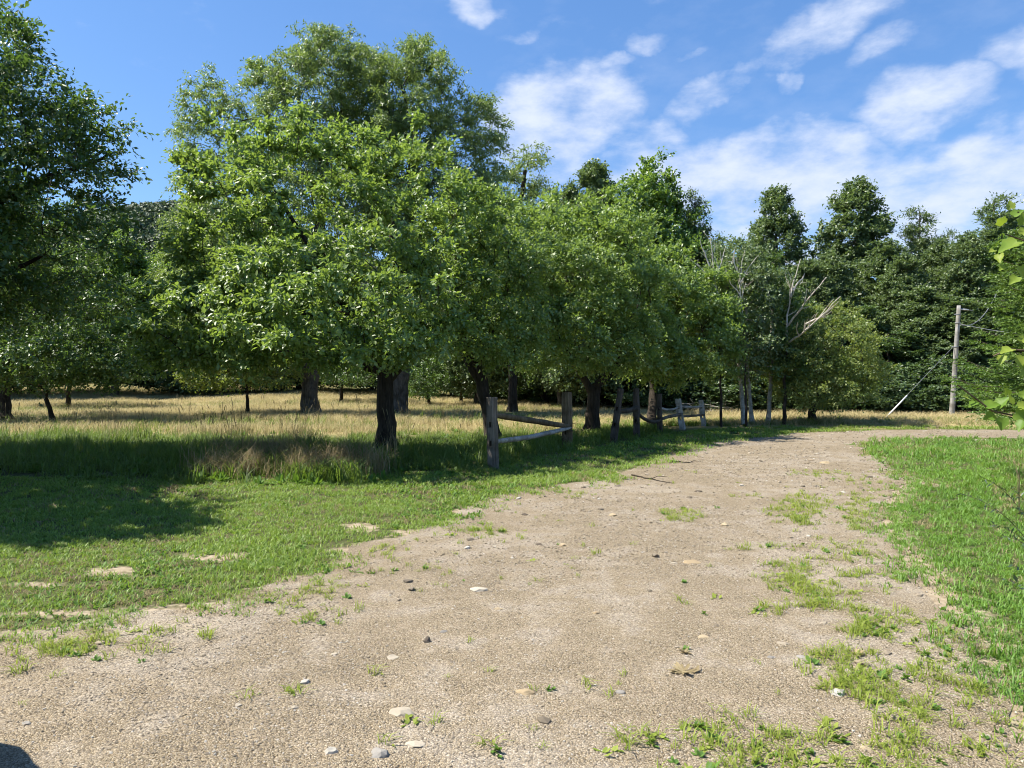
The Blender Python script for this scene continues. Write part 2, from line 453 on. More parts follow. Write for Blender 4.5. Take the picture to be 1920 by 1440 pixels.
def stone_mat(name, stops, scale=18):
    m, N, L = new_mat(name)
    out = N.new('ShaderNodeOutputMaterial'); pb = N.new('ShaderNodeBsdfPrincipled')
    oi = N.new('ShaderNodeObjectInfo')
    tc = N.new('ShaderNodeTexCoord')
    nz = N.new('ShaderNodeTexNoise'); nz.inputs['Scale'].default_value = scale; nz.inputs['Detail'].default_value = 6
    L.new(tc.outputs['Object'], nz.inputs['Vector'])
    mm = N.new('ShaderNodeMath'); mm.operation = 'MULTIPLY_ADD'; mm.inputs[1].default_value = .35
    sb = N.new('ShaderNodeMath'); sb.operation = 'SUBTRACT'; sb.inputs[1].default_value = .17
    L.new(nz.outputs['Fac'], mm.inputs[0]); L.new(oi.outputs['Random'], sb.inputs[0]); L.new(sb.outputs[0], mm.inputs[2])
    rp = ramp(N, stops); L.new(mm.outputs[0], rp.inputs[0]); L.new(rp.outputs[0], pb.inputs['Base Color'])
    pb.inputs['Roughness'].default_value = .85; pb.inputs['Specular IOR Level'].default_value = .25
    bp = N.new('ShaderNodeBump'); bp.inputs['Distance'].default_value = .01; bp.inputs['Strength'].default_value = .5
    L.new(nz.outputs['Fac'], bp.inputs['Height']); L.new(bp.outputs[0], pb.inputs['Normal'])
    L.new(pb.outputs[0], out.inputs[0])
    return m


M['ground'] = ground_mat()
M['gravel'] = gravel_mat()
M['pebble'] = stone_mat('pebble_stone', [(0, (.13, .105, .075)), (.25, (.22, .185, .14)), (.6, (.28, .225, .155)), (.88, (.35, .30, .23)), (1, (.44, .41, .36))])
M['st_pale'] = stone_mat('pale_stone', [(0, (.29, .245, .18)), (1, (.43, .38, .30))])
M['st_white'] = stone_mat('whitish_stone', [(0, (.44, .40, .33)), (1, (.62, .58, .50))])
M['st_tan'] = stone_mat('tan_stone', [(0, (.27, .20, .115)), (1, (.42, .34, .22))])
M['st_grey'] = stone_mat('grey_stone', [(0, (.20, .185, .165)), (1, (.30, .28, .25))])
M['st_dark'] = stone_mat('dark_brown_stone', [(0, (.075, .06, .045)), (1, (.15, .12, .09))])
M['shadow_caster'] = stone_mat('shadow_caster_stone', [(0, (.16, .15, .14)), (1, (.34, .33, .30))], 3)

# ------------------------------------------------------------------ driveway outline (metres)
left_px = [(-700, 1440), (-420, 1330), (-180, 1270), (0, 1228), (120, 1212), (250, 1168), (420, 1158), (520, 1118), (640, 1092), (690, 1062),
           (716, 1030), (800, 1015), (868, 992), (905, 962), (965, 934), (1045, 920), (1135, 905), (1225, 880), (1285, 856),
           (1375, 829), (1500, 815), (1640, 807), (1800, 806), (1960, 807), (2300, 809), (3000, 812)]
right_px = [(3000, 829), (2300, 826), (1960, 823), (1760, 820), (1640, 823), (1603, 832), (1612, 852), (1650, 876), (1682, 904), (1660, 924), (1640, 950),
            (1632, 985), (1640, 1010), (1668, 1050), (1700, 1092), (1752, 1145), (1778, 1200), (1822, 1262), (1850, 1330),
            (1905, 1400), (1960, 1500), (2000, 1800)]
road = [G(*p) for p in left_px] + [G(*p) for p in right_px] + [(1.0, .6), (1.3, -6), (-9, -6), (-9, 1.6)]


def densify(poly, step=.10, amp=.10, seed=3):
    out = []
    n = len(poly)
    for i in range(n):
        a = np.array(poly[i]); b = np.array(poly[(i + 1) % n])
        d = np.linalg.norm(b - a); k = max(1, int(d / step)) if max(a[1], b[1]) < 26 and min(a[1], b[1]) > 1 else max(1, int(d / 2))
        for j in range(k):
            out.append(a + (b - a) * j / k)
    out = np.array(out)
    nx = fbm(out[:, 0] * 1.7, out[:, 1] * 1.7, seed, 4) - .5
    ny = fbm(out[:, 0] * 1.7, out[:, 1] * 1.7, seed + 50, 4) - .5
    out[:, 0] += nx * amp * 4; out[:, 1] += ny * amp * 4
    return out


ROAD = densify(road)


def inside(poly, x, y):
    r = np.zeros(len(x), bool)
    n = len(poly)
    px, py = poly[:, 0], poly[:, 1]
    for i in range(n):
        x1, y1, x2, y2 = px[i], py[i], px[(i + 1) % n], py[(i + 1) % n]
        if y1 == y2: continue
        c = ((y1 > y) != (y2 > y)) & (x < (x2 - x1) * (y - y1) / (y2 - y1) + x1)
        r ^= c
    return r


def dist_poly(poly, x, y):
    d = np.full(len(x), 1e9)
    n = len(poly)
    for i in range(n):
        a, b = poly[i], poly[(i + 1) % n]
        ab = b - a; l2 = max(ab @ ab, 1e-9)
        t = np.clip(((x - a[0]) * ab[0] + (y - a[1]) * ab[1]) / l2, 0, 1)
        d = np.minimum(d, np.hypot(x - a[0] - t * ab[0], y - a[1] - t * ab[1]))
    return d


ROADC = np.array(road)
# signed distance to the driveway edge on a grid: negative on the gravel
GX = np.arange(-16, 22, .08); GY = np.arange(-3, 27, .08)
_gx, _gy = np.meshgrid(GX, GY, indexing='ij')
_ins = inside(ROAD, _gx.ravel(), _gy.ravel()).reshape(_gx.shape)
_d = dist_poly(ROADC, _gx.ravel(), _gy.ravel()).reshape(_gx.shape)
SDG = np.where(_ins, -_d, _d)


def sdf(x, y):
    ix = np.clip(((x - GX[0]) / .08).astype(int), 0, len(GX) - 1); iy = np.clip(((y - GY[0]) / .08).astype(int), 0, len(GY) - 1)
    return SDG[ix, iy]


# line where mowing stops, and unmown depth
mow_px = [(-2000, 905), (0, 905), (370, 908), (640, 905), (900, 888), (1000, 868), (1075, 852), (1160, 836), (1240, 822), (1320, 809), (1420, 802), (1600, 801), (3000, 803)]
_mow = np.array([G(*p) for p in mow_px])


def mow_line(x):
    return np.interp(x, _mow[:, 0], _mow[:, 1])


def dry_mask(x, y):
    n = fbm(x * .16, y * .16, 21, 3) - .5
    a = ss(np.where(x < 2, 16.2, 19.5), np.where(x < 2, 19.0, 23.0), y + n * 4) * (1 - ss(50, 60, y + n * 12))
    green = ss(.60, .70, fbm(x * .10 + 4, y * .22, 33, 3))
    return a * (1 - .7 * green)


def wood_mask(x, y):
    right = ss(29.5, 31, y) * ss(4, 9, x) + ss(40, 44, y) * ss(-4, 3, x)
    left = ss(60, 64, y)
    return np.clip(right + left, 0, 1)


# bare places in the left lawn (px)
bare_px = [(675, 990, 34, 9), (405, 1047, 85, 8), (215, 1072, 65, 11), (60, 1095, 70, 6), (100, 1155, 120, 7), (300, 1148, 90, 6), (660, 1035, 40, 7), (30, 1190, 120, 7), (790, 1000, 50, 8), (880, 960, 40, 6), (560, 1085, 60, 6)]


def blotch(lst, x, y, wob=.5):
    y = np.maximum(y, 1.5)
    px = x / y * F + 960; py = CH * F / y + HZ
    nn = fbm(x * 5, y * 5, 71, 3)
    m = np.zeros(len(x))
    for t in lst:
        e = ((px - t[0]) / t[2]) ** 2 + ((py - t[1]) / t[3]) ** 2
        k = t[4] if len(t) > 4 else 1
        m = np.maximum(m, k * np.clip(1.6 - e - (nn - .5) * 2.4, 0, 1) * (e < 2.6))
    return m


def bare_mask(x, y):
    near = (x > -12) & (x < 12) & (y > 2) & (y < 20)
    return np.where(near, np.maximum(blotch(bare_px, x, y), 1 - ss(.1, .6, sdf(x, y))), 0)


# ------------------------------------------------------------------ ground sheet
def build_ground():
    xs = np.unique(np.concatenate([np.linspace(-900, -70, 22), np.linspace(-70, 70, 110), np.arange(-9, 6, .16), np.linspace(70, 900, 22)]))
    ys = np.unique(np.concatenate([np.linspace(-200, -6, 10), np.linspace(-6, 80, 90), np.arange(3, 13, .16), np.linspace(80, 1100, 26)]))
    X, Y = np.meshgrid(xs, ys, indexing='ij')
    Z = H(X, Y)
    v = np.stack([X, Y, Z], -1).reshape(-1, 3)
    nx, ny = len(xs), len(ys)
    i, j = np.meshgrid(np.arange(nx - 1), np.arange(ny - 1), indexing='ij')
    a = (i * ny + j).ravel()
    f = np.stack([a, a + ny, a + ny + 1, a + 1], -1)
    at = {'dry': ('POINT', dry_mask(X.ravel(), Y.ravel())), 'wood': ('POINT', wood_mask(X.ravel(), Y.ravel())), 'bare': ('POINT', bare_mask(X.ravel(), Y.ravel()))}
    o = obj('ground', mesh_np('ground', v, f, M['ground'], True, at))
    tag(o, 'flat grassy ground under the orchard, lawn and meadow', kind='structure')


build_ground()


def build_road():
    e = np.roll(ROADC, -1, 0) - ROADC; area = (ROADC[:, 0] * np.roll(ROADC[:, 1], -1) - np.roll(ROADC[:, 0], -1) * ROADC[:, 1]).sum()
    R2 = ROAD.copy()
    t = np.roll(ROAD, -3, 0) - np.roll(ROAD, 3, 0); t = t / np.maximum(np.linalg.norm(t, axis=1, keepdims=True), 1e-6)
    nrm = np.stack([t[:, 1], -t[:, 0]], -1) * (1 if area > 0 else -1)
    rs = ROAD[:, 0] > np.interp(ROAD[:, 1], [2, 4, 6, 9, 14, 19, 25], [.5, 1.0, 1.8, 3.0, 6, 9, 12])
    k = np.where(rs, .10, .30) * ((ROAD[:, 1] > 2) & (ROAD[:, 1] < 20))
    R2 += nrm * k[:, None]
    pts = [Vector((p[0], p[1])) for p in R2]
    tri = geometry.tessellate_polygon([[Vector((p.x, p.y, 0)) for p in pts]])
    v = np.array([(p.x, p.y, .006) for p in pts])
    f = np.array(tri, dtype=np.int32)
    # keep normals up
    a, b, c = v[f[:, 0]], v[f[:, 1]], v[f[:, 2]]
    nz = np.cross(b - a, c - a)[:, 2]
    f[nz < 0] = f[nz < 0][:, ::-1]
    o = obj('gravel_driveway', mesh_np('gravel_driveway', v, f, M['gravel']))
    tag(o, 'pale tan gravel driveway curving away to the right', kind='structure')


build_road()


# ------------------------------------------------------------------ scattering
def scatter(name, protos, pts, rot, scl, idx, label, cat, tilt=None):
    """one 'stuff' object: prototypes instanced on numbered points by geometry nodes"""
    n = len(pts)
    me = bpy.data.meshes.new(name)
    me.vertices.add(n); me.vertices.foreach_set('co', np.asarray(pts, np.float32).ravel())
    a = me.attributes.new('turn', 'FLOAT_VECTOR', 'POINT')
    r3 = np.zeros((n, 3), np.float32); r3[:, 2] = rot
    if tilt is not None: r3[:, :2] = tilt
    a.data.foreach_set('vector', r3.ravel())
    a = me.attributes.new('size', 'FLOAT_VECTOR', 'POINT')
    s = np.asarray(scl, np.float32)
    if s.ndim == 1: s = np.repeat(s[:, None], 3, 1)
    a.data.foreach_set('vector', s.ravel())
    a = me.attributes.new('pick', 'INT', 'POINT'); a.data.foreach_set('value', np.asarray(idx, np.int32))
    o = obj(name, me)
    ng = bpy.data.node_groups.new(name + '_nodes', 'GeometryNodeTree')
    ng.interface.new_socket('Geometry', in_out='INPUT', socket_type='NodeSocketGeometry')
    ng.interface.new_socket('Geometry', in_out='OUTPUT', socket_type='NodeSocketGeometry')
    N, L = ng.nodes, ng.links
    gi, go = N.new('NodeGroupInput'), N.new('NodeGroupOutput')
    jn = N.new('GeometryNodeJoinGeometry')
    socks = []
    for p in protos:
        oi = N.new('GeometryNodeObjectInfo'); oi.inputs['Object'].default_value = p
        g2 = N.new('GeometryNodeGeometryToInstance'); L.new(oi.outputs['Geometry'], g2.inputs[0]); socks.append(g2.outputs[0])
    for s_ in reversed(socks): L.new(s_, jn.inputs[0])
    ip = N.new('GeometryNodeInstanceOnPoints')

    def na(nm, ty):
        q = N.new('GeometryNodeInputNamedAttribute'); q.data_type = ty; q.inputs['Name'].default_value = nm
        return q.outputs['Attribute']
    L.new(gi.outputs[0], ip.inputs['Points']); L.new(jn.outputs[0], ip.inputs['Instance'])
    ip.inputs['Pick Instance'].default_value = True
    L.new(na('pick', 'INT'), ip.inputs['Instance Index'])
    L.new(na('turn', 'FLOAT_VECTOR'), ip.inputs['Rotation'])
    L.new(na('size', 'FLOAT_VECTOR'), ip.inputs['Scale'])
    L.new(ip.outputs[0], go.inputs[0])
    md = o.modifiers.new('scatter', 'NODES'); md.node_group = ng
    tag(o, label, cat, kind='stuff')
    return o


def tuft(name, n, rad, h0, h1, w, mat, lean=.5, curl=.35, seed=0, stiff=False):
    """a clump of bent tapering blades"""
    r = np.random.default_rng(seed)
    a = r.uniform(0, 2 * np.pi, n); rr = rad * np.sqrt(r.uniform(0, 1, n))
    base = np.stack([rr * np.cos(a), rr * np.sin(a), np.full(n, -.01)], -1)
    h = r.uniform(h0, h1, n)
    d = r.uniform(0, 2 * np.pi, n); ln = r.uniform(.1, 1, n) * lean
    dirv = np.stack([np.cos(d), np.sin(d), np.zeros(n)], -1)
    side = np.stack([-np.sin(d + r.uniform(-.8, .8, n)), np.cos(d), np.zeros(n)], -1); side = unit(side)
    up = np.array([0, 0, 1.0])
    mid = base + dirv * (h * ln * .4)[:, None] + up * (h * .6)[:, None]
    tip = base + dirv * (h * (ln * .9 + curl * r.uniform(.2, 1, n)))[:, None] + up * (h * (1 - .3 * ln))[:, None]
    W = w * r.uniform(.7, 1.25, n)[:, None] / 2
    v = np.stack([base - side * W, base + side * W, mid - side * W * .9, mid + side * W * .9, tip], 1).reshape(-1, 3)
    i = np.arange(n) * 5
    q = np.stack([i, i + 1, i + 3, i + 2], -1); t = np.stack([i + 2, i + 3, i + 4], -1)
    rv = np.repeat(r.uniform(0, 1, n), 5)
    return bpy.data.objects.new(name, mesh_np(name, v, [q, t], mat, False, {'rnd': ('POINT', rv)}))


def rosette(name, n, L_, W_, mat, seed=0, up=.5):
    """low broad-leaved weed such as plantain or clover"""
    r = np.random.default_rng(seed)
    a = r.uniform(0, 2 * np.pi, n); e = r.uniform(.1, up, n)
    d = np.stack([np.cos(a) * np.cos(e), np.sin(a) * np.cos(e), np.sin(e)], -1)
    s = np.stack([-np.sin(a), np.cos(a), np.zeros(n)], -1)
    l = L_ * r.uniform(.6, 1.1, n)[:, None]; w = W_ * r.uniform(.7, 1.1, n)[:, None] / 2
    b = r.normal(0, .015, (n, 3)); b[:, 2] = .003
    nn = np.cross(d, s)
    v = np.stack([b, b + d * l * .45 + s * w - nn * w * .3, b + d * l * .8 + s * w * .6, b + d * l - np.array([0, 0, .2]) * l * .3,
                  b + d * l * .8 - s * w * .6, b + d * l * .45 - s * w - nn * w * .3], 1).reshape(-1, 3)
    i = np.arange(n)[:, None] * 6
    f = np.concatenate([i + [0, 1, 2], i + [0, 2, 3], i + [0, 3, 4], i + [0, 4, 5]])
    return bpy.data.objects.new(name, mesh_np(name, v, f, mat, False, {'rnd': ('POINT', np.repeat(r.uniform(0, 1, n), 6))}))


def rnd_pts(n, x0, x1, y0, y1):
    return RNG.uniform(x0, x1, n), RNG.uniform(y0, y1, n)


def in_view(x, y, m=1.5):
    return (np.abs(x) < y * .75 + m)


# tufts growing on the gravel (px, half width, half height, density)
strip_px = [(1500, 958, 55, 26, .9), (1275, 968, 36, 12, .8), (1540, 885, 40, 11, .5), (1450, 1030, 70, 8, .35), (1610, 960, 30, 30, .7),
            (1480, 1085, 45, 26, .8), (1545, 1125, 60, 26, .7), (1440, 1150, 30, 8, .5), (1620, 1080, 60, 10, .5), (1640, 1180, 50, 30, .9), (1500, 1065, 70, 8, .5),
            (1600, 1240, 70, 20, .55), (1620, 1290, 90, 34, .95), (1520, 1255, 30, 20, .5), (1680, 1340, 70, 24, .8),
            (1560, 1370, 36, 22, .8), (1450, 1405, 80, 26, .6), (1320, 1398, 45, 34, .7), (1690, 1400, 60, 40, .8), (1740, 1250, 50, 40, .4),
            (1780, 1330, 60, 50, .4), (1380, 1345, 60, 14, .3), (1440, 1460, 200, 30, .5), (1700, 1160, 60, 20, .4),
            (140, 1222, 60, 14, .95), (210, 1203, 46, 8, .7), (40, 1260, 40, 7, .4), (300, 1192, 60, 5, .4), (577, 1165, 26, 8, .8), (372, 1199, 26, 5, .6),
            (715, 1033, 26, 14, .7), (520, 1133, 26, 7, .5), (690, 1265, 14, 7, .6), (465, 1300, 26, 14, .35), (555, 1300, 14, 8, .5), (275, 1240, 14, 5, .5),
            (760, 1360, 14, 4, .5), (815, 1358, 12, 5, .5), (1110, 1336, 10, 6, .4), (1117, 1042, 16, 4, .7), (1005, 1380, 8, 8, .5), (900, 1000, 60, 8, .45),
            (600, 1110, 40, 6, .5), (1240, 1395, 60, 14, .25), (1580, 1040, 60, 20, .3), (1720, 1440, 90, 30, .5), (1400, 930, 30, 5, .3), (1600, 905, 40, 8, .3)]


def build_grass():
    # --- mown lawn, left and right of the driveway
    pl = [tuft('blade_clump', 15, .055, .022, .062, .0065, M['lawn'], 1.0, .6, s) for s in (1, 2, 3)]
    pl += [rosette('clover_clump', 12, .034, .016, M['weed'], 4, 1.1), rosette('plantain_clump', 7, .055, .018, M['weed'], 5, .8)]
    pl += [tuft('dead_straw_clump', 9, .06, .02, .07, .005, M['dry'], 1.4, .6, 11)]
    pr = [tuft('deep_blade_clump', 15, .055, .028, .075, .0065, M['rlawn'], .9, .6, s) for s in (6, 7, 8)]
    pr += [rosette('clover_leaf_clump', 12, .034, .018, M['weed'], 9, 1.1), tuft('dead_straw_clump', 9, .06, .02, .08, .005, M['dry'], 1.4, .6, 12), tuft('long_blade_clump', 12, .06, .06, .14, .007, M['rlawn'], .9, .6, 13)]
    X, Y = [], []
    for (y0, y1, dens) in ((2.6, 5, 420), (5, 7, 400), (7, 9, 290), (9, 12, 180), (12, 16, 100), (16, 22, 45), (22, 31, 20)):
        x1 = y1 * .75 + 1.5
        n = int(dens * (y1 - y0) * 2 * x1)
        x, y = rnd_pts(n, -x1, x1, y0, y1)
        X.append(x); Y.append(y)
    x = np.concatenate(X); y = np.concatenate(Y)
    d = sdf(x, y); rside = x > np.interp(y, [2, 4, 6, 9, 14, 19, 25], [1.5, 2.2, 3.0, 4.5, 7, 9.5, 60])
    p = ss(-.12, .45, d + (fbm(x * 2.2, y * 2.2, 91, 4) - .5) * 1.0)
    p = np.where(rside, ss(-.14, .26, d + (fbm(x * 3, y * 3, 95, 3) - .5) * .7), p)
    p *= 1 - .84 * blotch(bare_px, x, y)
    thin = ss(.30, .46, fbm(x * 1.5, y * 1.5, 44, 4))
    p *= np.where(rside, 1, .45 + .55 * np.maximum(thin, ss(.8, 2.5, d)))
    keep = (RNG.uniform(0, 1, len(x)) < p) & in_view(x, y) & ((y < mow_line(x) + .5) | (rside & (y < 22))) & (wood_mask(x, y) < .5)
    x, y, rside, d = x[keep], y[keep], rside[keep], d[keep]
    for side, protos, nm, lab, big in ((~rside, pl, 'lawn_grass', 'short mown grass and clover on the left verge before the orchard', .0),
                                       (rside, pr, 'lawn_grass', 'thick green lawn inside the driveway bend on the right', .0)):
        xx, yy = x[side], y[side]; n = len(xx)
        sc_ = RNG.uniform(.75, 1.25, n) * (1 + ss(6, 18, yy) * .9) * (.8 + .5 * fbm(xx * .8, yy * .8, 14, 3))
        bl = fbm(xx * 1.1, yy * 1.1, 57, 3)
        if protos is pr: sc_ = sc_ * .8
        idx = RNG.integers(0, 3, n)
        wd = (RNG.uniform(0, 1, n) < ss(.52, .68, bl) * .55 + .10)
        idx = np.where(wd, RNG.integers(3, len(protos), n), idx)
        st = fbm(xx * 1.9, yy * 1.9, 73, 3); idx = np.where(RNG.uniform(0, 1, n) < ss(.45, .75, st) * .30, len(protos) - (1 if protos is pl else 2), idx)
        scatter(nm, protos, np.stack([xx, yy, H(xx, yy)], -1), RNG.uniform(0, 6.28, n), sc_, idx, lab, 'grass')

    # --- tufts on the gravel
    ps = [tuft('yellowish_clump', 11, .035, .03, .085, .0055, M['strip'], 1.3, .6, s) for s in (21, 22, 23)] + [rosette('small_weed', 7, .045, .018, M['strip'], 24, .6), rosette('small_weed', 9, .05, .022, M['weed'], 25, .9)]
    x, y = rnd_pts(90000, -8, 9, 2.6, 12)
    d = sdf(x, y)
    p = blotch(strip_px, x, y) * .62
    # sparse scatter towards both edges and along the crown strip
    p = np.maximum(p, .16 * ss(-1.1, -.05, d) * ss(.45, .7, fbm(x * 2.4, y * 2.4, 61, 3)))
    p = np.maximum(p, .012 * ss(.5, .66, fbm(x * 2, y * 2, 66, 3)))
    p = p * np.clip(7.0 / y, .3, 1.6)
    keep = (RNG.uniform(0, 1, len(x)) < p) & (d < .08) & in_view(x, y, .6)
    x, y = x[keep], y[keep]; n = len(x)
    scatter('driveway_weeds', ps, np.stack([x, y, np.full(n, .006)], -1), RNG.uniform(0, 6.28, n), RNG.uniform(.45, 1.2, n), RNG.choice(5, n, p=[.27, .27, .26, .12, .08]),
            'sparse yellow-green grass tufts and weeds growing through the gravel', 'weeds')

    # --- unmown green grass behind the mowing line
    pt = [tuft('tall_clump', 16, .13, .14, .40, .011, M['tall'], .8, .45, s) for s in (31, 32, 33)]
    pt += [tuft('rank_clump', 10, .09, .25, .55, .009, M['tall'], .5, .35, 34), rosette('dock_clump', 14, .22, .07, M['weed'], 35, 1.25)]
    x, y = rnd_pts(30000, -24, 18, 9.5, 26)
    ml = mow_line(x)
    nz = fbm(x * .6, y * .6, 81, 3)
    p = ss(-.3, .9, y - ml + (nz - .5) * 2.6) * (1 - ss(np.where(x < 2, 16.0, 20.5), np.where(x < 2, 19.5, 24), y + (nz - .5) * 4) * np.where(x < 2, .95, .85))
    keep = (RNG.uniform(0, 1, len(x)) < p * .9) & in_view(x, y, 2) & (sdf(x, y) > .35) & ~((x > 4.6) & (y < 22.5)) & ~((x > 7.5) & (y < 23.2))
    x, y = x[keep], y[keep]; n = len(x)
    hgt = .32 + (.25 + .8 * fbm(x * .55, y * .55, 88, 3)) * ss(-.3, 2.2, y - mow_line(x))
    hgt = hgt * np.where((x > -9) & (x < -1) & (y > 15) & (y < 22), .62, 1) * np.where(x > 2, .7, 1)
    scatter('tall_grass', pt, np.stack([x, y, H(x, y)], -1), RNG.uniform(0, 6.28, n), np.stack([RNG.uniform(.8, 1.2, n)] * 2 + [hgt * RNG.uniform(.7, 1.1, n)], -1),
            RNG.choice(5, n, p=[.28, .28, .24, .1, .1]), 'unmown green grass growing around the orchard trunks and fence posts', 'grass')

    # --- meadow
    pm = [tuft('straw_clump', 22, .22, .20, .48, .010, M['meadow'], .6, .4, s) for s in (41, 42, 43)] + [tuft('green_straw_clump', 20, .22, .16, .36, .011, M['meadow_green'], .7, .4, 44)]
    x, y = rnd_pts(60000, -52, 46, 15.5, 62)
    dm = dry_mask(x, y)
    keep = (RNG.uniform(0, 1, len(x)) < .12 * ss(18, 20, y) + .85 * dm) & in_view(x, y, 3) & (wood_mask(x, y) < .5) & (sdf(np.clip(x, -15, 21), np.clip(y, -2, 26.5)) > .5) & ~((x > 3) & (y < 22.8))
    x, y = x[keep], y[keep]; n = len(x)
    dm = dry_mask(x, y)
    idx = np.where(RNG.uniform(0, 1, n) < .08 + .9 * (1 - dm), 3, RNG.integers(0, 3, n))
    hs = (.25 + .75 * fbm(x * .3, y * .3, 99, 3)) * RNG.uniform(.6, 1.1, n)
    hs = hs * np.where(x > 3, .9, 1)
    scatter('meadow_grass', pm, np.stack([x, y, H(x, y)], -1), RNG.uniform(0, 6.28, n), np.stack([RNG.uniform(.8, 1.3, n)] * 2 + [hs], -1), idx,
            'straw coloured dry meadow grass behind the orchard row', 'grass')

    # --- brown dry thicket left of the front trunk
    pd = [tuft('dry_clump', 24, .16, .35, .72, .008, M['dry'], .7, .5, s) for s in (51, 52)] + [tuft('green_clump', 14, .14, .3, .62, .012, M['tall'], .8, .5, 53), rosette('leafy_clump', 22, .30, .05, M['weed'], 54, 1.45)]
    x, y = rnd_pts(3800, -5.6, -1.4, 10.3, 14.6)
    px = x / y * F + 960
    nz = fbm(x * 1.3, y * 1.3, 13, 3)
    p = ss(330, 430, px + (nz - .5) * 60) * (1 - ss(600, 740, px + (nz - .5) * 90)) * ss(10.4, 11.2, y + (nz - .5) * 1.8) * (1 - ss(13.0, 14.2, y + (nz - .5) * 1.0))
    keep = RNG.uniform(0, 1, len(x)) < p * .42
    x, y = x[keep], y[keep]; n = len(x); nz = nz[keep]
    idx = np.where(nz > .49, 2, RNG.integers(0, 2, n)); idx = np.where(RNG.uniform(0, 1, n) < .28, 3, idx)
    hh = RNG.uniform(.55, 1.05, n) * (.75 + .45 * ss(10.5, 12.5, y))
    scatter('dry_thicket', pd, np.stack([x, y, np.zeros(n)], -1), RNG.uniform(0, 6.28, n), np.stack([RNG.uniform(.8, 1.2, n)] * 2 + [hh], -1), idx,
            'brown thicket of dead stalks and weeds left of the front trunk', 'thicket')

    # --- seed heads (timothy) standing above the grass
    r = np.random.default_rng(61)
    protos = []
    for k in range(3):
        v, f4, at = [], [], []
        for s in range(5):
            bx, by = r.normal(0, .10, 2); h = r.uniform(.55, .95); lx, ly = r.normal(0, .10, 2)
            pts = np.array([[bx, by, 0], [bx + lx * .4, by + ly * .4, h * .6], [bx + lx, by + ly, h], [bx + lx * 1.15, by + ly * 1.15, h + .09]])
            for seg, rad in ((0, .0022), (1, .002), (2, .0065)):
                a, b = pts[seg], pts[seg + 1]
                for q in range(3):
                    an = q * 2.094
                    off = np.array([math.cos(an), math.sin(an), 0]) * rad
                    off2 = np.array([math.cos(an + 2.094), math.sin(an + 2.094), 0]) * rad
                    i0 = len(v)
                    v += [a + off, a + off2, b + off2 * .8, b + off * .8]; f4.append([i0, i0 + 1, i0 + 2, i0 + 3]); at += [.6] * 4
        protos.append(bpy.data.objects.new('seed_stalks', mesh_np('seed_stalks', np.array(v), np.array(f4), M['seed'], False, {'rnd': ('POINT', at)})))
    x, y = rnd_pts(900, -14, 0, 11.5, 24)
    p = ss(.45, .62, fbm(x * .7, y * .7, 17, 2))
    px = x / y * F + 960
    p = np.maximum(p * .5, .8 * (np.abs(px - 470) < 110) * (y > 12.5) * (y < 18)) * (px < 900)
    keep = RNG.uniform(0, 1, len(x)) < p * .6
    x, y = x[keep], y[keep]; n = len(x)
    scatter('seed_stalks', protos, np.stack([x, y, np.zeros(n)], -1), RNG.uniform(0, 6.28, n), RNG.uniform(.6, 1.15, n), RNG.integers(0, 3, n),
            'thin brown timothy seed heads standing above the unmown grass', 'seed heads')


build_grass()


def pebble_mesh(name, seed, mat, flat=.6, sub=1, rough=.22):
    bm = bmesh.new(); bmesh.ops.create_icosphere(bm, subdivisions=sub, radius=1.0)
    r = random.Random(seed)
    ax = (r.uniform(.85, 1.25), r.uniform(.75, 1.0), flat * r.uniform(.8, 1.15))
    from mathutils import noise
    off = Vector((seed * 3.1, seed * 1.7, seed))
    for v in bm.verts:
        k = 1 + rough * (noise.noise(v.co * 1.3 + off) * 1.6 + .6 * noise.noise(v.co * 3.1 + off))
        v.co = Vector((v.co.x * ax[0], v.co.y * ax[1], v.co.z * ax[2])) * k
    me = bpy.data.meshes.new(name); bm.to_mesh(me); bm.free()
    me.materials.append(mat)
    return me


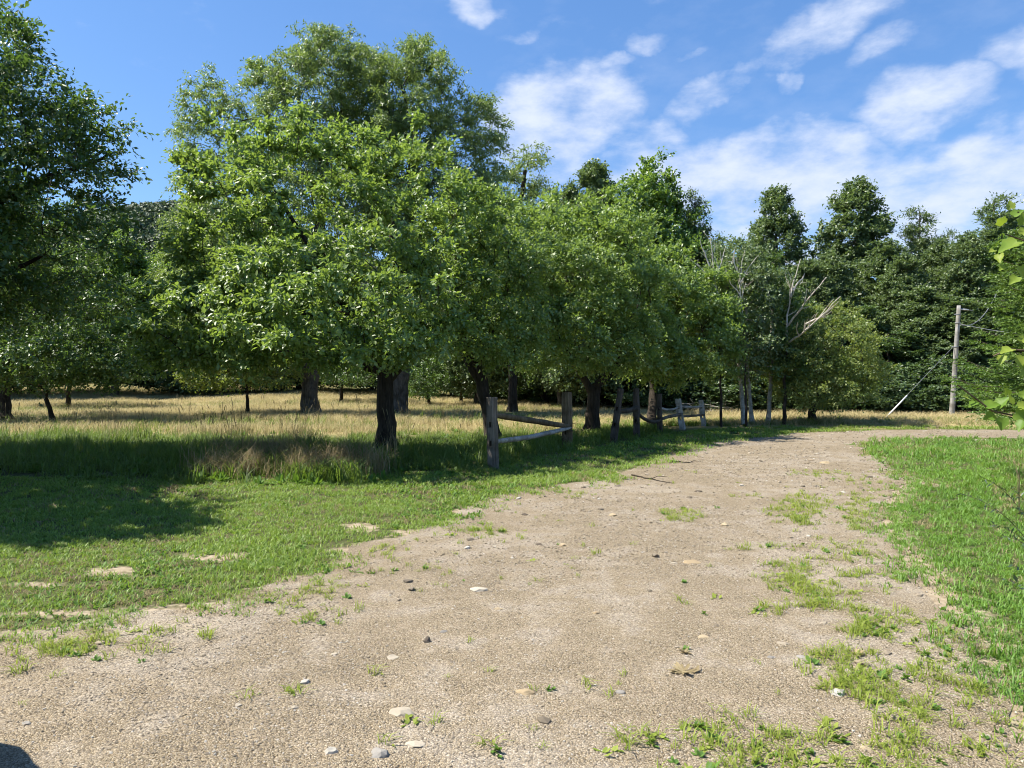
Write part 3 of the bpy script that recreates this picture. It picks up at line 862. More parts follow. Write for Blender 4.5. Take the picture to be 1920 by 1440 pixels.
def build_pebbles():
    protos = [bpy.data.objects.new('pebble', pebble_mesh('pebble', s, M['pebble'], .55, 1, .3)) for s in range(1, 7)]
    X, Y, S = [], [], []
    for (y0, y1, dens, s0, s1) in ((2.5, 4.2, 3600, .0028, .0085), (4.2, 6, 2100, .0035, .0095), (6, 9, 900, .005, .013), (9, 14, 260, .007, .020), (14, 22, 80, .010, .026)):
        x1 = y1 * .75 + .5
        n = int(dens * (y1 - y0) * 2 * x1)
        x, y = rnd_pts(n, -x1, x1, y0, y1)
        X.append(x); Y.append(y); S.append(s0 + (s1 - s0) * RNG.uniform(0, 1, n) ** 2.5)
    x, y, s = map(np.concatenate, (X, Y, S))
    d = sdf(x, y)
    # washed-out bands are stonier
    p = (.35 + .65 * ss(.42, .6, fbm(x * .8, y * .8, 37, 4))) * (1 - ss(-.02, .3, d + (fbm(x * 3, y * 3, 5, 2) - .5) * .3))
    keep = RNG.uniform(0, 1, len(x)) < p
    x, y, s = x[keep], y[keep], s[keep]; n = len(x)
    scatter('pebbles', protos, np.stack([x, y, .006 + s * .12], -1), RNG.uniform(0, 6.28, n), s, RNG.integers(0, 6, n),
            'fine loose tan and grey pebbles covering the driveway', 'gravel', tilt=RNG.normal(0, .25, (n, 2)))
    # coarser stones washed towards the far bend
    n0 = 5200
    x, y = rnd_pts(n0, -8, 10, 3, 21)
    d = sdf(x, y)
    p = (.16 + .84 * ss(8, 11, y) * ss(.45, .6, fbm(x * .7, y * .7, 39, 3))) * (d < -.02)
    keep = (RNG.uniform(0, 1, n0) < p)
    x, y = x[keep], y[keep]; n = len(x)
    s = .012 + .034 * RNG.uniform(0, 1, n) ** 3
    scatter('loose_stones', protos, np.stack([x, y, .006 + s * .1], -1), RNG.uniform(0, 6.28, n), s, RNG.integers(0, 6, n),
            'coarse loose stones strewn along the driveway bend', 'gravel', tilt=RNG.normal(0, .2, (n, 2)))


build_pebbles()

# single stones one can pick out: px centre, half width px, flatness, material, label
stones = [
    (620, 1416, 14, .8, 'st_white', 'blocky cream white stone at the bottom edge of the gravel'),
    (712, 1421, 27, .45, 'st_grey', 'wide smooth grey stone beside the blocky white one'),
    (776, 1402, 22, .35, 'st_pale', 'flat whitish stone half buried near the bottom edge'),
    (752, 1341, 24, .4, 'st_pale', 'long pale stone with a raised right end'),
    (735, 1237, 13, .4, 'st_pale', 'small pale flat stone below the dark one'),
    (800, 1207, 11, .9, 'st_dark', 'dark brown rounded stone standing out on pale gravel'),
    (831, 1188, 10, .4, 'st_grey', 'small grey pebble just above the dark brown stone'),
    (988, 1303, 20, .4, 'st_tan', 'sandy yellow broken stone in the middle of the driveway'),
    (1165, 1304, 12, .5, 'st_grey', 'bluish grey oval stone right of the sandy one'),
    (896, 1110, 16, .4, 'st_pale', 'pale flat slab of stone in the mid driveway'),
    (934, 1145, 9, .45, 'st_tan', 'small tan stone just below the pale slab'),
    (1118, 1153, 9, .55, 'st_tan', 'small yellowish stone in the centre of the driveway'),
    (984, 967, 8, .5, 'st_dark', 'dark flat stone near the grass edge of the driveway'),
    (1010, 1023, 7, .4, 'st_dark', 'thin dark stone lying below the grass edge'),
    (1057, 1026, 10, .45, 'st_tan', 'tan wedge of stone near a faint wheel track'),
    (1150, 968, 8, .5, 'st_tan', 'small tan stone left of the round grass patch'),
    (1361, 987, 9, .6, 'st_tan', 'rounded tan stone right of the round grass patch'),
    (1555, 1227, 19, .35, 'st_tan', 'long sandy stone at the edge of the grassy strip'),
    (1512, 1238, 17, .25, 'st_grey', 'flat lilac grey stone beside the long sandy one'),
    (1449, 1237, 10, .4, 'st_grey', 'small round grey stone left of the lilac one'),
    (1320, 1198, 13, .3, 'st_tan', 'flat beige stone right of the driveway centre'),
    (1470, 1210, 14, .3, 'st_pale', 'pinkish pale stone above the lilac grey one'),
    (1299, 1057, 18, .3, 'st_tan', 'flat ochre stone in the upper driveway'),
    (1264, 1059, 10, .35, 'st_pale', 'pale stone left of the flat ochre one'),
    (550, 1333, 10, .6, 'st_pale', 'pale upright stone left of the driveway centre'),
    (443, 1328, 10, .6, 'st_pale', 'small white stone beside a brown grass tuft'),
    (45, 1362, 10, .4, 'st_grey', 'grey stone low at the left edge of the gravel'),
    (625, 1231, 8, .4, 'st_pale', 'tiny white stone left of the pale flat one'),
    (1020, 1253, 5, .7, 'st_pale', 'tiny bright white stone above the sandy one'),
    (1436, 1388, 12, .5, 'st_dark', 'dark grey stone among weeds near the bottom'),
    (1630, 1408, 15, .4, 'st_tan', 'reddish tan stone in the bottom weeds'),
    (1855, 1388, 12, .5, 'st_pale', 'white stone at the foot of the right lawn'),
    (1890, 1405, 14, .5, 'st_pale', 'larger white stone at the bottom right lawn edge'),
    (1548, 869, 9, .5, 'st_tan', 'cream stone in the far bend of the driveway'),
    (1632, 896, 7, .5, 'st_dark', 'brown stone near the far lawn corner'),
    (1310, 923, 9, .4, 'st_dark', 'dark thin stone lying in the upper driveway'),
    (1548, 1172, 9, .5, 'st_pale', 'pale stone among the mid strip tufts'),
    (1066, 1405, 7, .6, 'st_pale', 'small white pebble near the lower centre of the driveway'),
    (1840, 826, 14, .15, 'st_pale', 'pale flat stone lying on the far right lawn'),
]
for k, (px, py, hw, fl, mt, lab) in enumerate(stones):
    x, y = G(px, py)
    s = hw / F * y * (.82 if py > 1150 else .95)
    me = pebble_mesh('stone', 20 + k, M[mt], fl, 2, .32)
    o = obj('stone', me, None, (x, y, .006 - s * fl * .12))
    o.scale = (s, s * .85, s); o.rotation_euler = (random.uniform(-.08, .08), random.uniform(-.08, .08), random.uniform(-.5, .5))
    tag(o, lab, 'stone', 'single stones lying on the gravel')

bo = obj('shadow_caster', pebble_mesh('shadow_caster', 5, M['shadow_caster'], 1.15, 4, .12), None, (-3.08, 2.66, .40))  # added out of frame only to throw the shadow in the bottom left corner
bo.scale = (.55, .50, .80)
tag(bo, 'unseen round topped rock added left of the camera to cast the corner shadow', 'shadow_caster')


# ------------------------------------------------------------------ trees
def tube_mesh(chains, sides_f=None):
    """chains: list of (points k*3, radii k, sides) -> verts, faces"""
    V, Fq = [], []
    base = 0
    for pts, rad, m in chains:
        pts = np.asarray(pts, float); k = len(pts)
        if k < 2: continue
        t = np.empty_like(pts); t[1:-1] = pts[2:] - pts[:-2]; t[0] = pts[1] - pts[0]; t[-1] = pts[-1] - pts[-2]
        t = unit(t)
        ref = np.array([0, 0, 1.0]) if abs(t[0, 2]) < .8 else np.array([1.0, 0, 0])
        u = unit(np.cross(t, ref)); w = np.cross(t, u)
        a = np.arange(m) / m * 2 * np.pi
        ring = (u[:, None, :] * np.cos(a)[None, :, None] + w[:, None, :] * np.sin(a)[None, :, None]) * np.asarray(rad)[:, None, None]
        V.append((pts[:, None, :] + ring).reshape(-1, 3))
        i = np.arange(k - 1)[:, None] * m; j = np.arange(m)[None, :]
        jn = (j + 1) % m
        q = np.stack([i + j, i + jn, i + m + jn, i + m + j], -1).reshape(-1, 4) + base
        Fq.append(q)
        base += k * m
    return np.concatenate(V), np.concatenate(Fq)


def sample_env(ells, n, r, shell=3.2, zmin=None):
    """points in a union of ellipsoids, biased to the outside, evenly spread"""
    w = np.array([e[3] * e[4] * e[5] for e in ells]) ** .67
    w = w * np.array([e[6] if len(e) > 6 else 1 for e in ells]); w /= w.sum()
    pts = []
    tries = 0
    need = n
    E = np.array([e[:6] for e in ells])
    while len(pts) < need and tries < 60:
        tries += 1
        k = r.choice(len(ells), 400, p=w)
        d = unit(r.normal(size=(400, 3))); rad = r.uniform(0, 1, 400) ** (1 / shell)
        # lumpy surface
        lump = 1 + .13 * np.sin(d[:, 0] * 7 + k) * np.cos(d[:, 1] * 6 - k) + .10 * np.sin(d[:, 2] * 9 + 2 * k)
        p = E[k, :3] + d * E[k, 3:] * (rad * lump)[:, None]
        # drop points deep inside any ellipsoid
        q = (p[:, None, :] - E[None, :, :3]) / E[None, :, 3:]
        deep = (np.linalg.norm(q, axis=-1) < .5).sum(1) > 0
        ok = ~deep | (r.uniform(0, 1, 400) < .12)
        if zmin is not None: ok &= p[:, 2] > zmin
        pts.extend(p[ok])
    return np.array(pts[:need])


def grow(trunk, r0, r1, targets, guides, r, fork=.55, rmax=.6, up=.35, tip=.006):
    """skeleton: trunk polyline, explicit guide limbs, and branches reaching the targets"""
    pos, par, chains = [], [], []
    tl = np.asarray(trunk, float)
    # resample trunk
    seg = np.linalg.norm(np.diff(tl, axis=0), axis=1); cum = np.concatenate([[0], np.cumsum(seg)]); Ltot = cum[-1]
    nt = max(6, int(Ltot / .25))
    s = np.linspace(0, Ltot, nt)
    tp = np.stack([np.interp(s, cum, tl[:, i]) for i in range(3)], -1)
    tp[1:-1] += r.normal(0, r0 * .10, (nt - 2, 3)) * [1, 1, 0]
    for i in range(nt): pos.append(tp[i]); par.append(i - 1)
    chains.append(list(range(nt)))
    gl = []
    for g in guides:
        g = np.asarray(g, float)
        j = int(np.argmin(np.linalg.norm(np.array(pos[:nt]) - g[0], axis=1)))
        ch = [j]; last = j
        for a, b in zip([np.array(pos[j])] + list(g[1:-1]), g[1:]):
            k = max(2, int(np.linalg.norm(b - a) / .35))
            for q in range(1, k + 1):
                pos.append(a + (b - a) * q / k + r.normal(0, .02, 3)); par.append(last); last = len(pos) - 1; ch.append(last)
        chains.append(ch); gl.append(ch)
    start = int(nt * fork)
    order = np.argsort(np.linalg.norm(targets - tp[-1], axis=1))
    cap = nt + 4000
    PA = np.zeros((len(pos) + len(targets) * 5 + 8, 3)); PA[:len(pos)] = pos
    n = len(pos); DR = np.zeros(len(PA))
    for i in range(1, n): DR[i] = DR[par[i]] + np.linalg.norm(PA[i] - PA[par[i]])
    bias = np.zeros(len(PA)); bias[:start] = 1e3
    for ti in order:
        t = targets[ti]
        dv = t - PA[:n]; dist = np.linalg.norm(dv, axis=1)
        cost = dist + bias[:n] + .30 * DR[:n] + np.maximum(0, -dv[:, 2]) * .5
        j = int(np.argmin(cost))
        k = 2 if dist[j] < .6 else (3 if dist[j] < 1.6 else 5)
        a = PA[j]; L_ = dist[j]
        c = a + (t - a) * .45 + np.array([0, 0, up * L_ * .35]) + r.normal(0, .07 * L_, 3)
        last = j; ch = [j]
        for q in range(1, k + 1):
            u = q / k
            p = (1 - u) ** 2 * a + 2 * u * (1 - u) * c + u * u * t
            PA[n] = p; par.append(last); DR[n] = DR[last] + np.linalg.norm(p - PA[last]); last = n; ch.append(n); n += 1
        chains.append(ch)
    par = np.array(par)
    rad = np.zeros(n)
    ex = 2.35
    acc = np.zeros(n)
    for i in range(n - 1, 0, -1):
        if acc[i] == 0: acc[i] = tip ** ex
        acc[par[i]] += acc[i]
    rad = acc ** (1 / ex)
    rt = np.linspace(r0, r1, nt) * (1 + .45 * np.exp(-np.linspace(0, Ltot, nt) / .22))
    rt *= 1 + r.normal(0, .03, nt)
    rad[:nt] = rt
    rad[nt:] = np.minimum(rad[nt:], r1 * rmax)
    for ch in gl:
        k = len(ch); rad[ch[1:]] = np.maximum(rad[ch[1:]], np.linspace(r1 * .62, r1 * .14, k - 1))
    out = []
    for ci, ch in enumerate(chains):
        pp = PA[ch]; rr = rad[ch].copy()
        if ci > 0: rr[0] = min(rr[0], rr[1] * 1.25)
        if ci > len(gl) and ch[-1] == len(par) - 1: pass
        out.append((pp, rr, 10 if ci == 0 else (7 if rr[1] > .04 else (5 if rr[1] > .015 else 3))))
    return out


def foliage(cl, outd, r, twigs, tl, per, ll, lw, droop=.1, axis_droop=.25, flat=.7, spread=.8, upb=.25, hi=False, tz=.0):
    K = len(cl)
    c = np.repeat(cl, twigs, 0); o = np.repeat(outd, twigs, 0); n = len(c)
    d = unit(o * .75 + r.normal(0, spread, (n, 3)) * [1, 1, .6 if tz == 0 else tz] + np.array([0, 0, upb]))
    Lt = tl * r.uniform(.55, 1.2, n)
    t = (np.arange(per)[None, :] + r.uniform(0, 1, (n, per))) / per
    p = c[:, None, :] + d[:, None, :] * (t * Lt[:, None])[..., None]
    p[..., 2] -= droop * (t ** 2) * Lt[:, None]
    m = n * per
    p = p.reshape(-1, 3) + r.normal(0, .018, (m, 3))
    dd = np.repeat(d, per, 0); oo = np.repeat(o, per, 0)
    a = unit(dd * .7 + r.normal(0, .75, (m, 3)) + np.array([0, 0, -axis_droop]))
    nrm = np.array([0, 0, 1.0]) * flat + oo * .35 + r.normal(0, .5, (m, 3))
    s = unit(np.cross(a, nrm)); nn = np.cross(s, a)
    L_ = (ll * r.uniform(.65, 1.2, m))[:, None]; W = (lw * r.uniform(.7, 1.15, m))[:, None] / 2
    rv = np.clip(np.repeat(r.uniform(0, 1, n), per) * .5 + r.uniform(0, 1, m) * .5, 0, 1)
    if not hi:
        v = np.stack([p, p + a * L_ * .5 + s * W + nn * W * .35, p + a * L_, p + a * L_ * .5 - s * W + nn * W * .35], 1).reshape(-1, 3)
        i = np.arange(m) * 4
        f = np.concatenate([np.stack([i, i + 1, i + 2], -1), np.stack([i, i + 2, i + 3], -1)])
        k = 4
    else:
        v = np.stack([p, p + a * L_ * .32 + s * W * .95 + nn * W * .3, p + a * L_ * .70 + s * W * .75 + nn * W * .2, p + a * L_ - nn * L_ * .08,
                      p + a * L_ * .70 - s * W * .75 + nn * W * .2, p + a * L_ * .32 - s * W * .95 + nn * W * .3], 1).reshape(-1, 3)
        i = np.arange(m) * 6
        f = np.concatenate([np.stack([i, i + 1, i + 2, i + 3], -1), np.stack([i, i + 3, i + 4, i + 5], -1)])
        k = 6
    tw = (c, d, Lt)
    return v, f, np.repeat(rv, k), tw


def tree_meshes(key, trunk, r0, r1, ells, ncl, seed, leaf, bark='bark', guides=(), fork=.55, shell=3.2, up=.35, rmax=.6, tip=.006, zmin=None, extra=None, **fk):
    r = np.random.default_rng(seed)
    cl = sample_env(ells, ncl, r, shell, zmin)
    if extra is not None: cl = np.concatenate([cl, extra])
    ctr = np.average(np.array([e[:3] for e in ells]), axis=0, weights=[e[3] * e[4] * e[5] for e in ells])
    outd = unit((cl - ctr) * [1, 1, .8])
    ch = grow(trunk, r0, r1, cl, guides, r, fork, rmax, up, tip)
    v, f = tube_mesh(ch)
    tm = mesh_np('trunk', v, f, M[bark], True)
    v, f, rv, tw = foliage(cl, outd, r, **fk)
    cm = mesh_np('crown', v, f, M[leaf], False, {'rnd': ('POINT', rv)})
    return tm, cm


def place_tree(name, label, meshes, loc, rz=0, s=(1, 1, 1), group=None, cat='tree'):
    root = empty(name, loc, rz)
    root.scale = s
    tag(root, label, cat, group)
    obj('trunk', meshes[0], root)
    obj('crown', meshes[1], root)
    return root


def el(px, py, D, hw, hh, depth, base, w=1.0):
    """ellipsoid seen at px,py at distance D with half sizes in px, relative to the trunk base"""
    X, Y, Z = P(px, py, D)
    return (X - base[0], Y - base[1], Z - base[2], hw / F * D, depth, hh / F * D, w)


def rel(pts, base):
    return [tuple(np.array(P(*p)) - np.array(base)) for p in pts]


APPLE = dict(twigs=9, tl=.42, per=9, ll=.092, lw=.052, droop=.12, flat=.8, spread=.75, hi=True)


def hero(name, label, bpx, bpy_, trunk_px, r0, r1, ells, ncl, seed, leaf, guides=(), group=None, cat='tree', D=None, **kw):
    x, y = G(bpx, bpy_)
    if D: x, y = (bpx - 960) / F * D, D
    z = float(H(x, y))
    base = (x, y, z - .03)
    tr = [(0, 0, 0)] + rel(trunk_px, base)
    gd = [rel(g, base) for g in guides]
    ms = tree_meshes(name, tr, r0, r1, [el(*e[:6], base, *(e[6:])) for e in ells], ncl, seed, leaf, guides=gd, **kw)
    return place_tree(name, label, ms, base, group=group, cat=cat)


OG = 'orchard trees along the gravel driveway'
# front orchard tree
hero('orchard_tree', 'big leafy orchard tree with thick dark trunk, standing nearest the camera', 727, 846,
     [(724, 760, 15.2), (722, 690, 15.2)], .20, .17,
     [(470, 500, 13.8, 150, 190, 2.0), (600, 400, 14.2, 170, 150, 2.4), (760, 420, 14.8, 140, 150, 2.2), (430, 330, 14.4, 70, 90, 1.2), (640, 560, 13.0, 250, 120, 1.9),
      (400, 600, 13.0, 125, 82, 1.8), (470, 640, 11.4, 130, 48, 1.4), (620, 600, 11.6, 120, 60, 1.4), (560, 520, 11.8, 130, 80, 1.3), (800, 560, 14.5, 110, 110, 1.8), (620, 290, 14.6, 120, 60, 1.4), (790, 300, 15, 60, 55, 1.0), (520, 640, 13.2, 150, 50, 1.2), (730, 630, 12.8, 120, 60, 1.2),
      (620, 480, 15.8, 200, 140, 1.6), (345, 645, 13.2, 78, 52, 1.3), (380, 480, 14, 90, 80, 1.3), (650, 620, 12.2, 190, 60, 1.3)],
     540, 101, 'apple', group=OG, fork=.7, hi=True, twigs=18, tl=.40, per=9, ll=.100, lw=.057, droop=.12, flat=.75, spread=.75,
     guides=[[(722, 700, 15.2), (660, 600, 14.8), (560, 430, 14.4), (500, 330, 14.2)], [(722, 700, 15.2), (690, 690, 15.0), (620, 600, 14.3), (480, 560, 13.8)],
             [(722, 700, 15.2), (740, 560, 15.0), (735, 380, 14.9)], [(724, 720, 15.2), (785, 640, 15.2), (830, 540, 15.0)]])
# second, leaning trunk behind the first post
hero('orchard_tree', 'orchard tree with leaning dark trunk behind the nearest fence post', 928, 832,
     [(915, 760, 16.9), (896, 700, 17), (868, 650, 17)], .19, .13,
     [(900, 520, 16.2, 100, 120, 2.0), (960, 470, 16.6, 90, 90, 1.8), (930, 620, 15.6, 90, 62, 1.5), (860, 420, 17, 80, 70, 1.6), (980, 590, 16.2, 60, 70, 1.4)],
     235, 102, 'apple', group=OG, fork=.75, twigs=18, tl=.42, per=9, ll=.092, lw=.052, droop=.12, flat=.75, spread=.75,
     guides=[[(896, 700, 17), (930, 620, 16.8), (960, 520, 16.6)], [(868, 650, 17), (845, 560, 17), (860, 450, 17)]])
hero('orchard_tree', 'spreading orchard tree forking low between the second and third fence posts', 1108, 810,
     [(1112, 760, 20.2), (1116, 725, 20.2)], .21, .17,
     [(1060, 520, 19.0, 120, 110, 2.4), (1130, 500, 19.6, 110, 110, 2.4), (1010, 610, 18.6, 100, 80, 2.0), (1110, 620, 18.2, 110, 72, 1.8), (1090, 430, 20, 90, 60, 1.8), (1190, 580, 19.5, 80, 90, 1.8), (1000, 470, 19.6, 70, 70, 1.8), (1160, 650, 18.8, 80, 50, 1.5)],
     390, 103, 'apple', group=OG, fork=.75, twigs=18, tl=.46, per=9, ll=.105, lw=.060, droop=.12, flat=.75, spread=.75,
     guides=[[(1114, 740, 20.2), (1080, 690, 20), (1030, 600, 19.4)], [(1116, 725, 20.2), (1150, 690, 20), (1180, 600, 19.6)]])
hero('orchard_tree', 'dense orchard tree above the curved fence rail', 1222, 803,
     [(1224, 740, 23), (1228, 700, 23)], .15, .11,
     [(1240, 590, 22, 100, 90, 2.1), (1300, 620, 22.4, 90, 80, 1.9), (1200, 650, 21.4, 80, 62, 1.6), (1270, 670, 21.6, 100, 44, 1.6), (1230, 520, 23, 80, 55, 1.6), (1330, 560, 23, 60, 60, 1.4)],
     270, 104, 'apple', group=OG, fork=.7, twigs=18, tl=.48, per=9, ll=.115, lw=.065, droop=.12, flat=.75, spread=.75)
# pale trunked birches
BG = 'pale trunked birches past the fence end'
for k, (bx, by, tx, r0, ell_, nc, lab) in enumerate([
    (1396, 798, 1385, .085, [(1390, 560, 24, 70, 80, 1.8), (1380, 640, 23.4, 75, 60, 1.7), (1360, 520, 24, 50, 55, 1.2), (1395, 490, 24.6, 40, 50, 1.0)], 230, 'birch with the whitest slanting trunk, just past the last fence post'),
    (1411, 795, 1400, .07, [(1430, 600, 24.6, 60, 80, 1.5), (1425, 520, 25, 45, 50, 1.2), (1440, 680, 24, 60, 40, 1.2)], 160, 'thin birch close behind the whitest trunk'),
    (1440, 794, 1448, .075, [(1460, 620, 24.6, 60, 70, 1.5), (1450, 560, 25.2, 45, 50, 1.2), (1480, 670, 24.4, 50, 50, 1.2)], 160, 'birch with short grey-white trunk beside the yellowing tree')]):
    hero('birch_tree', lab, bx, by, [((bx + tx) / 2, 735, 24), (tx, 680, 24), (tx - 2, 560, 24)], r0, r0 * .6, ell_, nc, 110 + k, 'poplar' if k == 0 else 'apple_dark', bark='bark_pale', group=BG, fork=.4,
         twigs=9, tl=.45, per=9, ll=.10, lw=.062, droop=.2, flat=.6, spread=.8)
hero('orchard_tree', 'low round tree with yellowing leaves beyond the driveway bend', 1523, 791,
     [(1522, 772, 24.7), (1526, 762, 24.7)], .13, .11,
     [(1550, 650, 24, 80, 70, 1.9), (1500, 690, 24, 62, 62, 1.6), (1600, 690, 24.4, 52, 52, 1.4), (1550, 730, 23.6, 90, 34, 1.6), (1560, 610, 24.8, 55, 32, 1.2)],
     330, 120, 'yellowish', group=OG, fork=.6, twigs=9, tl=.42, per=9, ll=.095, lw=.055, droop=.12, flat=.7, spread=.8)

# tall trees behind
hero('tall_tree', 'tallest tree, narrow drooping leaves, rising behind the front orchard tree', 583, 777,
     [(580, 700, 29.5), (590, 560, 29.5), (600, 420, 29.5), (605, 250, 29.5)], .36, .14,
     [(600, 180, 29, 80, 110, 2.4), (620, 120, 29.3, 60, 62, 1.5), (500, 240, 29, 80, 100, 2.2), (385, 260, 29, 48, 110, 1.4), (400, 180, 29, 30, 48, .9), (500, 160, 29, 40, 48, 1.1), (560, 400, 28.5, 150, 110, 2.8),
      (390, 420, 29, 62, 80, 1.7), (420, 560, 28.5, 90, 90, 2.2), (660, 330, 30, 110, 130, 2.6), (350, 520, 30, 50, 90, 1.6), (680, 170, 29.4, 90, 90, 2.0), (560, 230, 28.6, 90, 110, 2.0)],
     1250, 130, 'cherry', bark='bark_grey', fork=.15, shell=2.6, twigs=10, tl=.62, per=10, ll=.15, lw=.050, droop=.45, axis_droop=.7, flat=.3, spread=.8, upb=.1, tip=.008)
hero('tall_tree', 'tall tree with spreading lobed crown against the clouds, right of the tallest', 747, 776,
     [(750, 700, 29.8), (760, 560, 29.8), (770, 400, 29.8), (775, 260, 29.8)], .40, .14,
     [(770, 190, 29, 85, 95, 2.4), (800, 130, 29.4, 50, 50, 1.4), (690, 150, 29.6, 50, 52, 1.4), (860, 300, 29, 80, 90, 2.0), (900, 240, 29, 45, 55, 1.3), (740, 330, 29, 90, 110, 2.2), (900, 390, 29, 60, 60, 1.6), (830, 450, 29, 110, 80, 2.2)],
     900, 131, 'cherry', bark='bark_grey', fork=.15, shell=2.6, twigs=10, tl=.62, per=10, ll=.15, lw=.050, droop=.4, axis_droop=.6, flat=.3, spread=.8, upb=.1, tip=.008,
     guides=[[(752, 690, 29.8), (785, 660, 29.5), (820, 580, 29.2)]])
hero('tall_tree', 'slim dark tree whose open crown shows sky, beside the lobed tree', 960, 772,
     [(962, 700, 31.5), (965, 560, 31.5), (970, 420, 31.5), (985, 320, 31.5)], .22, .09,
     [(985, 330, 31.5, 45, 56, 1.4), (950, 370, 31.5, 40, 50, 1.3), (1010, 390, 31.5, 36, 42, 1.2), (970, 470, 31.5, 90, 70, 2.0)],
     240, 132, 'cherry', bark='bark', fork=.3, shell=2.2, twigs=8, tl=.55, per=9, ll=.15, lw=.055, droop=.35, axis_droop=.5, flat=.3, spread=.8, upb=.1, tip=.008)

# near left: crown reaching in from the left edge, trunk out of the frame
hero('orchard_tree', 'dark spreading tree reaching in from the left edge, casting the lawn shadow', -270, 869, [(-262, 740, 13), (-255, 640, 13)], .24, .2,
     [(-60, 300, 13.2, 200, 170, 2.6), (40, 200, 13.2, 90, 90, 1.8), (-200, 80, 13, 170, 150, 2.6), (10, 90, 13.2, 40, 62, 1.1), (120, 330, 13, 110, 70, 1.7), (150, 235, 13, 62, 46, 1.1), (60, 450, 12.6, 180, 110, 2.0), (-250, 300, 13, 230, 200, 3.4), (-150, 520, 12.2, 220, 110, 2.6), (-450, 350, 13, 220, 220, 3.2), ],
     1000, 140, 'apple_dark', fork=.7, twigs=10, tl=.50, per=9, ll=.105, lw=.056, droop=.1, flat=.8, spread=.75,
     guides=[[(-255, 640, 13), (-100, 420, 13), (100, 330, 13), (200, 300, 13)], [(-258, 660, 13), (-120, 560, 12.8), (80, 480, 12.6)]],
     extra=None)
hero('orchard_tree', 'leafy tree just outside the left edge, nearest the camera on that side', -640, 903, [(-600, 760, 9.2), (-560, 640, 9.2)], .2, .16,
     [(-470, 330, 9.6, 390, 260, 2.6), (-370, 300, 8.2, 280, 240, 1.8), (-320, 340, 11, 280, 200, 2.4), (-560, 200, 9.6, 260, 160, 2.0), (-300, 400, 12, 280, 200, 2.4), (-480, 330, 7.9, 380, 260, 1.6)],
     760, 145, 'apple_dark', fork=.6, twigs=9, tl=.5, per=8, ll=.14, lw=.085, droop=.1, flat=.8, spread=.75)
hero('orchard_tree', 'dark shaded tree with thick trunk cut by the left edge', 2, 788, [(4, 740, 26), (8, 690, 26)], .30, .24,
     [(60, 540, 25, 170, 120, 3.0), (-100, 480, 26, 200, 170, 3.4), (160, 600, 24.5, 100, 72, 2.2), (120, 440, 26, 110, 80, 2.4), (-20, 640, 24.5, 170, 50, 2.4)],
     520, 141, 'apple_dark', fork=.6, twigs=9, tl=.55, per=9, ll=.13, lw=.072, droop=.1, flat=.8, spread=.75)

# small meadow trees
MG = 'small trees standing in the meadow'
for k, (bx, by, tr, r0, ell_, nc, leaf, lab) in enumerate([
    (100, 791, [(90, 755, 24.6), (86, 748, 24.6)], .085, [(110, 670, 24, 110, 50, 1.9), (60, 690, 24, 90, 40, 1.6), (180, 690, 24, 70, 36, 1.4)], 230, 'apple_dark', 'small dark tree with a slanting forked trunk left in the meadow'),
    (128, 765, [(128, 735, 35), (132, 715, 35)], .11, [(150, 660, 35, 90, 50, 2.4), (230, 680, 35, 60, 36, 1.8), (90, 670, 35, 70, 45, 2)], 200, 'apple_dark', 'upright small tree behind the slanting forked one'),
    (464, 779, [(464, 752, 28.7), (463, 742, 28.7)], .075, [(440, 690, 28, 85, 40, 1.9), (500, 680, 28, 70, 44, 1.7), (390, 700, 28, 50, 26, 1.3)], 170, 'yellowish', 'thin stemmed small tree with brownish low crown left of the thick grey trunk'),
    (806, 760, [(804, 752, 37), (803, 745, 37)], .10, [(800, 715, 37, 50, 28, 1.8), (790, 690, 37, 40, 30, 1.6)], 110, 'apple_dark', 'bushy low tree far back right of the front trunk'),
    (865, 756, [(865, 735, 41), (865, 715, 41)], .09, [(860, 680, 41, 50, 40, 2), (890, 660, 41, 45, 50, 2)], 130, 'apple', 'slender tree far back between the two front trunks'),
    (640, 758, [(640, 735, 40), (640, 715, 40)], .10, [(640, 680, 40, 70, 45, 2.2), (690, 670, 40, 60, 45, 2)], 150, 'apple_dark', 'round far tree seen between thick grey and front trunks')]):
    hero('small_tree', lab, bx, by, tr, r0, r0 * .8, ell_, nc, 150 + k, leaf, group=MG, fork=.6, twigs=8, tl=.5, per=8, ll=.14, lw=.078, droop=.12, flat=.75, spread=.8)

